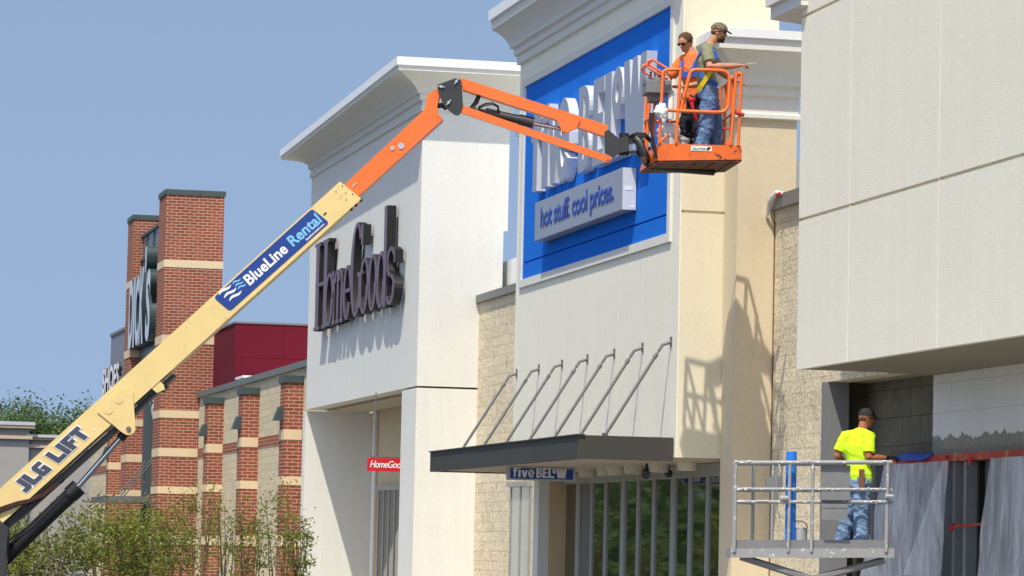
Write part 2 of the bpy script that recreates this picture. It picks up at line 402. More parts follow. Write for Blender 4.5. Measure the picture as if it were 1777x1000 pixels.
cvf = lambda t: (.35*(1-math.cos(math.pi/2*t))+.65*t, .35*math.sin(math.pi/2*t)+.65*t)
pr += [(.16+.50*cvf(i/7)[0], 11.22+.34*cvf(i/7)[1]) for i in range(1, 8)]
pr += [(.68, 11.57), (.68, 11.66)]
b = MB(); b.rings(14, 15.9, 71, 85.2, [(o, sl(z)) for o, z in pr]); b.build('cornice', TRIM, hg)
b = MB(); b.rings(14, 15.9, 71, 85.2, [(.68, sl(11.66)), (.72, sl(11.67)), (.72, sl(11.84)), (.6, sl(11.86))]); b.build('coping', CAPW, hg)

# its letters
hs_ = thing('store_sign', 'dark mauve serif channel letters on black returns across white tower front', 'store sign', (13.9, 77.5, 6.8))
def yof(u, v, x): return PX(u, v, x).y
edges = [('H', 541.5, 566, 2.12), ('o', 560, 576, 1.27), ('m', 573, 592, 1.27), ('e', 592, 606, 1.27), ('G', 604, 625, 2.16), ('o', 620, 636.5, 1.27), ('o', 635, 650.5, 1.27), ('d', 648.5, 668, 2.2), ('s', 665, 682, 1.27)]
def serif_letter(ch, w, h):
    """strokes in a unit frame (x 0..w, y 0..h) as polygons with thick stems, thin joins and slab serifs"""
    P = []; t = .20*w+.06; n_ = .09
    def rect(x0, x1, y0, y1): P.append([(x0, y0), (x1, y0), (x1, y1), (x0, y1)])
    def ring(cx, cy, rx, ry, tx, ty, a0=0, a1=360, n=26):
        A = [R(a0+(a1-a0)*i/n) for i in range(n+1)]
        for i in range(n):
            c0, s0, c1, s1 = math.cos(A[i]), math.sin(A[i]), math.cos(A[i+1]), math.sin(A[i+1])
            P.append([(cx+rx*c0, cy+ry*s0), (cx+rx*c1, cy+ry*s1), (cx+(rx-tx)*c1, cy+(ry-ty)*s1), (cx+(rx-tx)*c0, cy+(ry-ty)*s0)])
    if ch == 'H':
        for x in (.10*w, .90*w-t): rect(x, x+t, 0, h); rect(x-.09*w, x+t+.09*w, 0, n_); rect(x-.09*w, x+t+.09*w, h-n_, h)
        rect(.1*w, .9*w, h*.49, h*.49+n_)
    elif ch == 'o': ring(w/2, h/2, w/2, h/2, t, n_)
    elif ch == 'm':
        for x in (.05*w, .42*w, .79*w): rect(x, x+.17*w, 0, h*.93); rect(x-.05*w, x+.22*w, 0, n_)
        for x in (.40*w, .77*w): ring(x, h*.76, .2*w, h*.24, .16*w, n_, 0, 180, 10)
        rect(0, .2*w, h*.9, h)
    elif ch == 'e': ring(w/2, h/2, w/2, h/2, t, n_, 20, 335); ring(w/2, h/2, w/2, h/2, t*.8, n_, 0, 22, 3); rect(t*.6, w*.98, h*.50, h*.50+n_)
    elif ch == 'G': ring(w/2, h/2, w/2, h/2, t, n_*1.1, 42, 318); rect(w-t-.02, w-.02, 0.08*h, h*.44); rect(w*.55, w*1.08, h*.42, h*.42+n_); rect(w-t*.75, w-.02, h*.74, h*.95)
    elif ch == 'd': ring(w*.44, h*.285, w*.44, h*.285, t, n_); rect(w*.80-t*.4, w*.80+t*.6, 0, h); rect(w*.62, w*.80, h-n_*1.4, h); rect(w*.8, w, 0, n_)
    elif ch == 's':
        ring(w/2, h*.74, w*.44, h*.26, t*.8, n_, 30, 265, 16); ring(w/2, h*.27, w*.48, h*.27, t*.9, n_, -150, 88, 16); rect(w*.80, w*.92, h*.70, h*.92); rect(.04*w, .16*w, h*.10, h*.34)
    return P
for ch, u0, u1, h in edges:
    y0 = yof(u0, 560, 13.72); y1 = yof(u1, 545, 13.72); wd = y0-y1; z0 = 6.83; mb = MB()
    for kk, poly in enumerate(serif_letter(ch, wd, h)):
        pts = [Vector((13.93, y0-px_, z0+py_)) for px_, py_ in poly]; mb.cur = 1; xk_ = 13.75-.0007*(kk % 27)
        mb.prism(pts, (xk_-13.93, 0, 0)); mb.cur = 0
        mb.face([(xk_-.0004, p.y, p.z) for p in pts])
    # studs carrying the letter off the wall
    L = mb.build('letter', [MAUVE, BLACKL], hs_)
    st = MB()
    for f_ in (.3, .7): st.tube([(13.92, y0-wd*f_, z0+.12), (14.0, y0-wd*f_, z0+.12)], .018, 6); st.tube([(13.95, y0-wd*f_, z0-.12), (13.95, y0-wd*f_, z0+.1)], .012, 6)
    each(st, 'stud', LIGHTG, L)
# blade sign in the entry
bs = thing('hanging_sign', 'small red blade sign with white italic lettering hanging in the tower entry', 'sign', (13.55, 74, 3.25))
a0, a1 = PY(638, 795, 74), PY(704, 795, 74); b = MB(); b.box(13.55, 14.45, 74, 74.06, 3.28, 3.57); b.build('panel', RED, bs)
put_text('lettering', 'HomeGoods', (13.60, 73.998, 3.355), (1, 0, 0), UPZ, NEARY, .82, .155, .006, WHITEP, bs, .012, .9, .28)
b = MB(); b.box(13.62, 14.35, 74.02, 74.05, 3.57, 3.60); b.tube([(13.7, 74.03, 3.6), (13.7, 74.03, 5.0)], .012, 6); b.tube([(14.3, 74.03, 3.6), (14.3, 74.03, 5.0)], .012, 6); b.build('hanger', STEELG, bs)

# ================================================================== BLUE-SIGN BUILDING
fb = thing('store_building', 'cream store tower carrying the big blue sign panel, with canopy and stepped cornice', 'building', (14, 50.6, 0))
b = MB()
b.box(14.03, 15.53, 50.6, 51.0, 6.85, 10.6); b.box(14.03, 15.53, 50.6, 51.0, 3.08, 6.81); b.box(14.05, 15.5, 50.63, 50.97, 6.81, 6.85)
b.build('side_wall', CREAM_ST, fb)
b = MB(); Y0, Y1 = 51.0, 61.8
for z0, z1 in ((3.08, 6.4), (6.4, 10.22), (10.22, 10.6)): b.box(14.0, 14.028, 50.6, 50.998, z0, z1)
fr_y0, fr_y1, fz0, fz1 = 51.05, 61.45, 6.40, 10.22
b.box(14.0, 14.4, Y0, Y1, fz1, 10.6)
vj = [54.25, 57.95]
ys = [Y0]+vj+[Y1]
for i in range(3): b.box(14.0, 14.4, ys[i]+(.012 if i else 0), ys[i+1]-(.012 if i < 2 else 0), 3.08, fz0)
b.box(14.015, 14.3, Y0+.1, Y1-.1, 3.1, 6.3)
b.box(14.0, 14.4, 61.45, Y1, fz0, fz1); b.box(14.0, 14.4, Y0, 51.05, fz0, fz1)
b.box(14.4, 15.5, 61.4, 61.79, 3.09, 10.59); b.box(14.4, 15.5, 51, 61.4, 10.2, 10.5); b.box(15.3, 15.5, 51, 61.4, 6, 10.2)
b.build('front_wall', SIGN_ST, fb)
js = MB()
for y in vj: js.box(13.997, 14.014, y-.010, y+.010, 3.1, fz0-.01)
each(js, 'joint_strip', stucco('joint_cream', (.80, .74, .58, 1)), fb)
b = MB()                                                            # raised border round the blue field
for (ya, yb, za, zb) in ((51.05, 61.45, 6.40, 6.54), (51.05, 61.45, 10.09, 10.22), (51.05, 51.22, 6.54, 10.09), (61.27, 61.45, 6.54, 10.09)): b.box(13.96, 14.2, ya, yb, za, zb)
b.build('panel_border', TRIMW, fb)
b = MB(); b.box(14.0, 14.2, 51.22, 61.27, 6.86, 10.09); b.box(14.0, 14.2, 51.22, 61.27, 6.54, 6.83); b.box(14.03, 14.19, 51.24, 61.25, 6.8, 6.9); b.build('blue_panel', BLUE, fb)
pr = [(-.02, 10.55), (.06, 10.57), (.06, 10.72), (.11, 10.74), (.11, 10.86), (.18, 10.88), (.18, 10.94)]
pr += [(.18+.26*cvf(i/7)[0], 10.94+.30*cvf(i/7)[1]) for i in range(1, 8)] + [(.47, 11.26), (.47, 11.42)]
b = MB(); b.rings(14, 15.5, 50.6, 61.8, pr); b.build('cornice', TRIM, fb)
b = MB(); b.rings(14, 15.5, 50.6, 61.8, [(.47, 11.42), (.52, 11.43), (.52, 11.62), (.4, 11.64)]); b.build('coping', CAPW, fb)
# lower stepped shoulder on both ends
prs = [(-.02, 8.2), (.07, 8.22), (.07, 8.28), (.025, 8.30), (.025, 8.55), (.07, 8.57), (.07, 8.70), (.12, 8.72), (.12, 8.86)]
prs += [(.12+.30*cvf(i/6)[0], 8.86+.34*cvf(i/6)[1]) for i in range(1, 7)] + [(.45, 9.2), (.45, 9.36)]
for (ya, yb) in ((49.9, 50.58), (61.82, 62.5)):
    b = MB(); b.box(14.7, 15.62, ya, yb, .15, 8.25); b.build('shoulder_wall', BEIGE_ST, fb)
    b = MB(); b.rings(14.7, 15.62, ya, yb, prs); b.build('cornice', TRIM, fb)
    b = MB(); b.rings(14.7, 15.62, ya, yb, [(.45, 9.36), (.50, 9.37), (.50, 9.5), (.4, 9.51)]); b.build('coping', CAPW, fb)
b = MB(); b.box(14.42, 14.62, 61.4, 61.8, .15, 3.06); b.build('pier', WHITE_ST, fb)
b = MB(); b.box(14.62, 15.1, 61.4, 61.8, .15, 3.06); b.build('entry_end_wall', stucco('shaded_entry_beige', (.60, .46, .27, 1)), fb)  # beige end beside the pier, its shade put into a darker ochre
b = MB(); b.box(12.75, 15.0, 50.75, 61.9, 3.04, 3.08); b.build('soffit', SOFFIT, fb)
# canopy and its rods
cn = MB(); cn.box(12.5, 12.58, 50.7, 61.95, 3.02, 3.38); cn.box(12.58, 13.99, 50.7, 50.78, 3.02, 3.38); cn.box(12.58, 13.99, 61.87, 61.95, 3.02, 3.38); cn.box(12.58, 13.99, 50.78, 61.87, 3.3, 3.33)
cn.box(12.47, 12.6, 50.67, 61.98, 3.375, 3.395)
cano = cn.build('canopy', CANOPY, fb)
for y in (61.55, 59.78, 58.02, 56.22, 54.42, 52.64, 50.95):
    q = MB(); A = Vector((12.98, y, 3.39)); B = Vector((13.86, y, 4.80)); d = (B-A)
    q.tube([A+d*.02, A+d*.10], .022, 8); q.tube([A+d*.09, A+d*.88], .025, 10); q.tube([A+d*.86, A+d*.90], .033, 10); q.tube([A+d*.88, A+d*.94], .016, 8); q.tube([A+d*.93, B, (14.0, y, 4.85)], .024, 8)
    q.box(13.985, 14.0, y-.045, y+.045, 4.78, 4.93); q.box(12.94, 13.02, y-.03, y+.03, 3.39, 3.43)
    q.build('tie_rod', STEELG, cano)
# drum lights below soffit
for i, (u, v) in enumerate(((1020, 818), (1052, 815), (1070, 812), (1100, 812), (1143, 808), (1192, 803))):
    p = PX(u, v, 14.35+.02*(i % 2)); q = MB(); q.tube([(p.x, p.y, 2.90), (p.x, p.y, 3.04)], [.15, .165], 20); q.build('drum_light', simple('drum_shade_%d' % i, (.62, .57, .46, 1)), fb, smooth=True)
q = MB(); p = PX(1122, 820, 14.2); q.ball(p, .07); q.tube([p, p+Vector((0, 0, .18))], .02, 6); q.tube([p+Vector((-.02, -.05, -.01)), p+Vector((-.05, -.14, -.05))], [.05, .07], 12); q.build('floodlight', DARKM, fb, smooth=True)
q = MB(); p = PX(1160, 822, 14.6); q.ball(p, .07); q.tube([p, p+Vector((0, 0, .18))], .02, 6); q.build('floodlight', DARKM, fb, smooth=True)
# storefront glazing
gz = MB(); y = 50.8; k = 0
yy = []
while y < 61.3: yy.append(y); y += (1.0 if k % 3 else 1.2); k += 1
for i, y in enumerate(yy):
    wd = .06 if i % 3 else .12
    gz.box(14.90, 15.0, y-wd, y+wd, .15, 2.86)
gz.box(14.82, 15.0, 50.6, 61.4, 2.84, 3.03); gz.box(14.84, 15.0, 50.6, 61.4, .15, .35)
each(gz, 'glazing_bar', ALU, fb)
g2 = MB()
for i, y in enumerate(yy): wd = .06 if i % 3 else .12; g2.box(14.915, 14.95, y+wd+.002, y+wd+.10, .36, 2.83)
each(g2, 'gasket', BLACKL, fb)
g2 = MB(); g2.box(14.93, 14.96, 50.7, 61.35, .3, 2.85); g2.build('glazing', GLASS, fb)

# the big silver letters
sg = thing('store_sign', 'large silver channel letters with lit white sides on the blue panel', 'store sign', (13.9, 56, 7.9))
xf = 13.82
def fat_letter(ch, w, h):
    P = []
    def rect(x0, x1, y0, y1): P.append([(x0*w, y0*h), (x1*w, y0*h), (x1*w, y1*h), (x0*w, y1*h)])
    def poly(*p): P.append([(a*w, b_*h) for a, b_ in p])
    def ring(cx, cy, rx, ry, tx, ty, a0=0, a1=360, n=24):
        A = [R(a0+(a1-a0)*i/n) for i in range(n+1)]
        for i in range(n):
            c0, s0, c1, s1 = math.cos(A[i]), math.sin(A[i]), math.cos(A[i+1]), math.sin(A[i+1])
            P.append([((cx+rx*c0)*w, (cy+ry*s0)*h), ((cx+rx*c1)*w, (cy+ry*s1)*h), ((cx+(rx-tx)*c1)*w, (cy+(ry-ty)*s1)*h), ((cx+(rx-tx)*c0)*w, (cy+(ry-ty)*s0)*h)])
    if ch == 'f': rect(.2, .62, 0, .85); rect(0, 1, .60, .75); poly((.2, .85), (.62, .80), (1, .84), (1, 1), (.4, 1), (.25, .95))
    elif ch == 'i': rect(.05, .95, 0, .70); rect(.05, .95, .80, 1)
    elif ch == 'v': poly((0, 1), (.36, 1), (.60, .35), (.5, 0), (.28, 0)); poly((.5, 0), (.45, .35), (.66, 1), (1, 1), (.72, 0))
    elif ch == 'e': ring(.5, .5, .5, .5, .3, .17, 22, 330); poly((.2, .42), (1, .42), (1, .56), (.2, .56)); ring(.5, .5, .5, .5, .3, .17, 0, 24, 4)
    elif ch == 'B': rect(0, .4, 0, 1); ring(.45, .74, .5, .26, .34, .13, -90, 90, 14); ring(.47, .27, .53, .27, .34, .13, -90, 90, 14); rect(.35, .5, .87, 1); rect(.35, .5, .44, .57); rect(.35, .5, 0, .13)
    elif ch == 'E': rect(0, .45, 0, 1); rect(.45, 1, .82, 1); rect(.45, .92, .42, .59); rect(.45, 1, 0, .17)
    elif ch == 'L': rect(0, .40, 0, 1); rect(.40, 1, 0, .18)
    elif ch == 'O': ring(.5, .5, .5, .5, .33, .31)
    elif ch == 'W': poly((0, 1), (.25, 1), (.36, .35), (.30, 0), (.14, 0)); poly((.30, 0), (.27, .3), (.40, 1), (.60, 1), (.47, 0)); poly((.53, 0), (.40, 1), (.60, 1), (.73, .3), (.70, 0)); poly((.70, 0), (.64, .35), (.75, 1), (1, 1), (.86, 0))
    return P
spec = [('f', 922, 940, 8.0, 1.5), ('i', 940, 953, 8.0, 1.46), ('v', 951, 970, 8.0, 1.25), ('e', 966, 990, 7.97, 1.45), ('B', 1003, 1024, 8.0, 1.45), ('E', 1028, 1048, 8.0, 1.45), ('L', 1048, 1078, 8.0, 1.45), ('O', 1061, 1080, 8.62, .85), ('W', 1080, 1121, 8.0, 1.49)]
for ch, u0, u1, z0, h in spec:
    y0 = yof(u0, 260, xf); y1 = yof(u1, 200, xf); wd = y0-y1; mb = MB()
    for kk, poly in enumerate(fat_letter(ch, wd, h)):
        xk_ = xf-.0007*(kk % 25)
        pts = [Vector((13.99, y0-a_, z0+b_)) for a_, b_ in poly]; mb.cur = 1; mb.prism(pts, (xk_-13.99, 0, 0)); mb.cur = 0
        mb.face([(xk_-.0004, p.y, p.z) for p in pts])
    L = mb.build('letter', [SILVER, SILVERW], sg)
# tagline box
tb = thing('tagline_box', 'long silver box sign with blue lettering below the big silver letters', 'sign', (13.85, 56, 7.2))
q = MB(); yA = yof(928, 385, 13.76); yB = yof(1080, 330, 13.76); q.box(13.76, 13.99, yB, yA, 7.08, 7.76); q.build('box', [SILVER], tb, bevel=.008)
q = MB(); q.box(13.765, 13.985, yB-.006, yB, 7.085, 7.755); q.build('end_panel', SILVERW, tb)
q = MB(); q.box(13.80, 13.93, yB-.012, yB-.006, 7.40, 7.46); q.box(13.9, 13.97, yB-.012, yB-.006, 7.12, 7.15); q.build('label_plate', WHITEP, tb)
put_text('lettering', 'hot stuff. cool prices.', (13.759, yof(939, 380, 13.76), 7.17), NEARY, UPZ, XN, yof(939, 380, 13.76)-yof(1066, 330, 13.76), .47, .012, BLUELET, tb, .018, .95)
# blade sign under the canopy
bl = thing('hanging_sign', 'blue and silver blade sign with white lettering hanging under the charcoal canopy', 'sign', (13.3, 56.95, 2.8))
p0, p1 = PY(881, 809, 56.9), PY(998, 836, 56.9)
q = MB(); q.box(p0.x, p1.x, 56.9, 57.0, p1.z, p0.z); q.build('frame', paint('sign_silver', (.50, .52, .54, 1), .4), bl)
q = MB(); q.box(p0.x+.05, p1.x-.04, 56.89, 56.9, p1.z+.03, p0.z-.03); q.build('panel', paint('navy_sign', (.012, .06, .34, 1), .45), bl)
zt = p1.z+.05; wt = p1.x-p0.x
def blk_word(x0, word, hh, par):
    for ch, wd, dz, kk in word:
        wd *= 1.065
        mb = MB()
        for k2, poly in enumerate(fat_letter(ch, wd, hh*kk)): mb.prism([Vector((x0+a_, 56.889, zt+dz*hh+b_)) for a_, b_ in poly], (0, -.008-.0005*k2, 0))
        mb.build('lettering', WHITEP, par); x0 += wd+.012
    return x0
hh = .168
x_ = blk_word(p0.x+.09, [('f', .072, 0, 1), ('i', .044, 0, 1), ('v', .10, 0, .72), ('e', .095, 0, .8)], hh, bl)
blk_word(x_+.025, [('B', .09, 0, 1), ('E', .082, 0, 1), ('L', .10, 0, 1)], hh, bl)
x2 = x_+.025+(.09+.082+.10)*1.065+.036
blk_word(x2-.048, [('O', .062, .45, .52)], hh, bl); blk_word(x2+.022, [('W', .17, 0, 1)], hh, bl)
q = MB(); q.box((p0.x+p1.x)/2-.3, (p0.x+p1.x)/2-.27, 56.93, 56.96, p0.z, 3.3); q.box((p0.x+p1.x)/2+.27, (p0.x+p1.x)/2+.3, 56.93, 56.96, p0.z, 3.3); each(q, 'hanger', STEELG, bl)

# ================================================================== BLOCK WALLS
bw = thing('block_wall', 'tan split-face block wall strip between the blue-sign tower and the white tower', 'wall', (15.3, 65, 0))
q = MB(); q.box(15.3, 15.6, 61.8, 71.0, .15, 6.8); q.build('wall', BLOCK, bw)
q = MB(); q.box(15.22, 15.7, 61.85, 70.98, 6.8, 6.96); q.build('coping', CAPG, bw)
q = MB()
for y in (65.75, 66.6, 67.45): q.box(15.26, 15.3, y-.05, y+.05, .15, 2.9)
q.box(15.19, 15.3, 65.68, 67.55, 2.88, 2.98); fr = q.build('window_frame', ALU, bw)
q = MB(); q.box(15.275, 15.295, 65.8, 67.4, .2, 2.88); q.build('pane', paint('pale_pane', (.30, .33, .33, 1), .1), fr)  # plain pale grey pane, a paler colour than the store glass
bw2 = thing('block_wall', 'stained tan split-face block wall beside the beige pilaster, above the grey lift', 'wall', (15.3, 48.5, 0))
q = MB(); q.box(15.3, 15.6, 47.5, 49.88, .15, 6.66); q.box(15.3, 15.6, 44.6, 47.5, 4.12, 6.66); q.build('wall', BLOCK, bw2)
q = MB(); q.box(15.29, 15.6, 44.6, 49.88, 6.66, 6.82); q.build('stucco_band', BEIGE_ST, bw2)
q = MB(); q.box(15.2, 15.7, 44.6, 49.88, 6.82, 7.03); q.build('coping', CAPG, bw2)
q = MB()                                                            # bits of film and tape on the coping end
q.tube([(15.16, 49.86, 6.75), (15.14, 49.7, 6.95), (15.17, 49.4, 7.05), (15.2, 49.2, 7.02)], [.03, .025, .04, .02], 7); q.build('plastic_scrap', WHITEP, bw2, smooth=True)
q = MB(); q.tube([(15.13, 49.3, 6.99), (15.15, 49.2, 7.02)], .025, 6); q.build('tape_scrap', TAPE, bw2)
jt = MB(); jt.box(15.285, 15.31, 49.878, 49.898, .2, 6.8); jt.build('joint', simple('dark_joint', (.16, .10, .06, 1)), bw2)
# rooftop pieces
for (x0, x1, y0, y1, z1, lb) in ((15.95, 19, 66, 75, 7.75, 'white rooftop screen seen between the white tower and the blue-sign tower'), (15.75, 19, 51.5, 58, 7.8, 'white rooftop screen seen in the gap beside the grey building')):
    q = MB(); q.box(x0, x1, y0, y1, 5, z1); tag(q.build('rooftop_screen', paint('roof_white', (.8, .8, .78, 1), .6)), lb, 'rooftop screen')
q = MB(); q.box(17, 60, 26, 150, .1, 6.2); q.build('wall', GREY_ST); 
o = bpy.data.objects['wall.001'] if 'wall.001' in bpy.data.objects else None

# ================================================================== GREY BUILDING (right)
rb = thing('store_building', 'grey panelled stucco building overhanging a recessed wall under work, at the right', 'building', (14, 44.5, 0))
q = MB(); q.box(14.05, 14.6, 26, 44.53, 4.16, 12.5); q.box(14.6, 20, 44.1, 44.52, 4.2, 12.49)
zj = [4.13, 6.155, 8.925, 12.6]; yj = [44.57, 42.40, 39.02, 35.6, 32.2, 26]
for i in range(3):
    for j in range(5):
        q.box(14.0, 14.1, yj[j+1]+.011, yj[j]-(.011 if j else 0), zj[i]+(.022 if i else 0), zj[i+1]-.022)
q.box(14.6, 20, 26, 44.1, 12.2, 12.48); q.build('panel_wall', GREY_ST, rb)
q = MB()
for y in yj[1:-1]: q.box(14.004, 14.08, y-.0105, y+.0105, 4.14, 12.5)
each(q, 'joint_strip', stucco('joint_cream2', (.80, .72, .58, 1)), rb)
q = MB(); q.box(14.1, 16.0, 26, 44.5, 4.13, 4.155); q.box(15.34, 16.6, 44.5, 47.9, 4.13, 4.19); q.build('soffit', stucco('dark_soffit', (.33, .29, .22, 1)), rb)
q = MB(); q.rings(14.5, 16, 44.9, 45.1, [(0, 8.75), (.1, 8.9), (.35, 8.98), (.6, 9.05), (.6, 9.22), (.66, 9.23), (.66, 9.4)]); q.build('cornice', TRIM, rb)
def recess():
    a = N('recess_wall', .9, spec=.2); x = a.xyz(); vec = a.wallvec()
    br = a.n('ShaderNodeTexBrick'); a.l(vec, br.inputs['Vector']); br.inputs['Scale'].default_value = 1; br.inputs['Brick Width'].default_value = .8; br.inputs['Row Height'].default_value = .4
    br.inputs['Mortar Size'].default_value = .008; br.inputs['Color1'].default_value = (.19, .175, .13, 1); br.inputs['Color2'].default_value = (.155, .145, .11, 1); br.inputs['Mortar'].default_value = (.03, .028, .02, 1)
    base = a.mix(.5, br.outputs[0], a.ramp(a.noise(3, 6, .7, a.pos), [(.3, (.07, .065, .05)), (.7, (.20, .19, .15))]))
    edge = a.math('ADD', x[1], a.math('MULTIPLY', a.noise(6, 3, .6, a.pos), .12))
    br2 = a.n('ShaderNodeTexBrick'); a.l(vec, br2.inputs['Vector']); br2.inputs['Scale'].default_value = 1; br2.inputs['Brick Width'].default_value = .8; br2.inputs['Row Height'].default_value = .4
    br2.inputs['Mortar Size'].default_value = .005; br2.inputs['Color1'].default_value = (.86, .86, .84, 1); br2.inputs['Color2'].default_value = (.84, .84, .82, 1); br2.inputs['Mortar'].default_value = (.62, .62, .60, 1)
    prim = a.mix(a.ramp(a.noise(1.5, 5, .6, a.pos), [(.4, (0, 0, 0)), (.7, (.3, .3, .3))]), br2.outputs[0], (.74, .75, .74, 1))
    m1 = a.math('LESS_THAN', edge, 44.78)
    # brushed lower edge of the primer: ragged scallops 
    mpp = a.n('ShaderNodeMapping'); mpp.inputs['Scale'].default_value = (1, 1, .12); a.l(a.pos, mpp.inputs[0])
    rag = a.math('ADD', a.math('MULTIPLY', a.noise(3.2, 6, .6, mpp.outputs[0]), .42), 3.06)
    m2 = a.math('GREATER_THAN', x[2], rag)
    grey = a.mix(a.ramp(a.noise(8, 5, .7, a.pos), [(.4, (0, 0, 0)), (.6, (1, 1, 1))]), (.30, .29, .24, 1), (.36, .35, .30, 1))
    mm = a.mix(m2, grey, prim)
    a.color(a.mix(m1, base, mm)); a.bump(a.noise(20, 5, .6, a.pos), .5, .02); return a.mat
RECW = recess()
rw = thing('recessed_wall', 'half-primed block wall under the grey overhang, dark on its left and white on its right', 'wall', (16, 44, 0))
q = MB(); q.box(16, 16.4, 26, 47.5, 3.02, 4.125); q.build('upper_wall', RECW, rw)
q = MB(); q.box(15.6, 16.6, 47.5, 47.9, .15, 4.128); q.build('return_wall', simple('dark_block', (.085, .075, .05, 1), .9, .3, 3, .5), rw)
q = MB(); q.box(15.3, 15.62, 47.2, 47.49, .15, 4.12); q.build('corner_post', simple('grey_post', (.20, .20, .20, 1), .6, .05), rw)
q = MB(); q.box(15.9, 16.0, 26, 46.35, 2.93, 3.03); q.build('header_board', paint('red_primed_board', (.50, .05, .025, 1), .6, wear=(.62, .26, .06, 1), wth=.55, wscale=5), rw)
q = MB(); q.box(16.1, 16.3, 26, 47.5, .15, 3.02); q.build('lower_wall', simple('grey_opening', (.13, .14, .15, 1), .7, .2, 2), rw)
q = MB()
for y in (47.4, 45.6, 43.72, 43.3, 42.25, 39.9, 38): q.box(15.95, 16.1, y-.05, y+.05, .15, 2.92)
each(q, 'stud', simple('grey_stud', (.24, .25, .26, 1), .7), rw)
q = MB(); q.box(16.02, 16.09, 41.9, 42.2, .15, 2.92); q.box(16.02, 16.09, 42.95, 43.02, .15, 2.92); each(q, 'opening', simple('black_gap', (.012, .014, .01, 1)), rw)
q = MB()
for (u, v, w_, h_) in ((1643, 806, .10, .05), (1684, 801, .07, .08), (1640, 793, .10, .05)):
    p = PX(u, v, 15.87); q.box(15.86, 15.88, p.y-w_/2, p.y+w_/2, p.z-h_/2, p.z+h_/2)
p0 = PX(1653, 914, 15.85); p1 = PX(1712, 909, 15.85); q.tube([p0, p1], .018, 6); q.tube([p0+Vector((0, .08, -.05)), p0+Vector((0, -.02, .02))], .03, 6)
each(q, 'red_tape', TAPE, rw)
def sheet(par, pts_top, pts_bot, x0, amp, seed, folds, nz=26, ny=90):
    """film hanging in folds; top and bottom edges given as y values, all depth variation is real"""
    rows = []
    for i in range(nz+1):
        t = i/nz; row = []
        for j in range(ny+1):
            s_ = j/ny; y = (pts_top[0]+(pts_top[1]-pts_top[0])*s_)*(1-t)+(pts_bot[0]+(pts_bot[1]-pts_bot[0])*s_)*t
            z = pts_top[2]*(1-t)+pts_bot[2]*t
            a_ = amp*(.25+.75*t)
            x = x0 - a_*abs(math.sin(folds*math.pi*s_+seed+1.2*noise.noise((s_*3, t*1.4, seed)))) - .35*a_*noise.noise((s_*14, t*4, seed))
            row.append((x, y+.04*noise.noise((s_*5, t*6, seed+5))*(t+.2), z))
        rows.append(row)
    q = MB(); q.grid(rows); o = q.build('plastic_sheet', FILM, None, smooth=True); return o
tag(sheet(rw, (46.2, 43.75, 2.93), (47.3, 44.0, .5), 15.86, .20, 1.0, 4), 'crumpled clear plastic sheet taped beside the neon-shirted worker', 'plastic sheet', 'masking sheets on the storefront')
tag(sheet(rw, (43.7, 43.5, 2.93), (45.1, 43.6, 1.4), 15.80, .08, 4.0, 2), 'narrow twisted plastic strip crossing the dark door opening', 'plastic sheet', 'masking sheets on the storefront')
tag(sheet(rw, (42.0, 36, 2.93), (42.6, 35.6, .4), 15.84, .18, 2.4, 6), 'wide milky plastic sheet at the right end of the red board', 'plastic sheet', 'masking sheets on the storefront')
q = MB(); q.tube([PX(1560, 796, 15.8), PX(1580, 792, 15.8), PX(1600, 794, 15.84), PX(1618, 789, 15.88)], [.045, .06, .05, .02], 8); tag(q.build('masking_tape', BTAPE, None, smooth=True), 'strip of blue masking film beside the gloved hand', 'masking tape')

# ================================================================== BRICK BUILDING
bk = thing('store_building', 'red brick store with cream bands, tall twin piers and a pilastered side wall', 'building', (14, 115, 0))
bands = [(10.85, 11.1), (8.30, 8.57), (5.81, 6.06), (4.52, 4.79), (3.28, 3.52), (1.6, 1.9)]
for (ya, yb) in ((115.1, 117.0), (124.6, 126.4)):
    q = MB(); q.box(14, 15.96, ya, yb, 0, 13.3); pn = q.build('pier', BRICK, bk)
    q = MB()
    for z0, z1 in bands: q.box(13.985, 15.975, ya-.015, yb+.015, z0, z1)
    each(q, 'band', BAND, pn)
    q = MB(); q.box(13.96, 16.0, ya-.04, yb+.04, 13.3, 13.47); q.build('coping', GREENCAP, pn)
q = MB(); q.box(14.35, 14.6, 117, 124.6, 7.35, 12.65); q.build('sign_wall', paint('grey_green_panel', (.10, .13, .15, 1), .35), bk)
q = MB()
for z in (12.62, 11.75, 7.35, 8.0): q.box(14.28, 14.35, 117, 124.6, z, z+.1)
for y in (119, 121, 123): q.box(14.29, 14.35, y, y+.1, 11.8, 12.6)
q.box(14.3, 14.6, 117, 124.6, 7.2, 7.35); each(q, 'sign_frame', GREENCAP, bk)
q = MB(); q.box(14.2, 14.9, 120.8, 121.6, 0, 7.3); q.build('portal_slab', paint('slate_slab', (.055, .075, .08, 1), .6), bk)
q = MB(); q.box(14.9, 15.9, 123.5, 124.6, 0, 7.2); q.box(14.9, 15.5, 117, 123.5, 5.2, 7.3); q.build('recess_wall', BRICK, bk)
q = MB()
for z0, z1 in bands[3:5]: q.box(14.88, 15.9, 123.48, 123.5, z0, z1)
each(q, 'band', BAND, bk)
q = MB()
for k in range(3): q.tube([(13.2, 118+k*.8, 3.2+.05*k), (14.9, 121+k*.3, 5.0+.1*k)], .025, 5)
q.box(12.6, 14.2, 117.4, 123, 3.0, 3.2); q.build('entry_canopy', STEELG, bk)
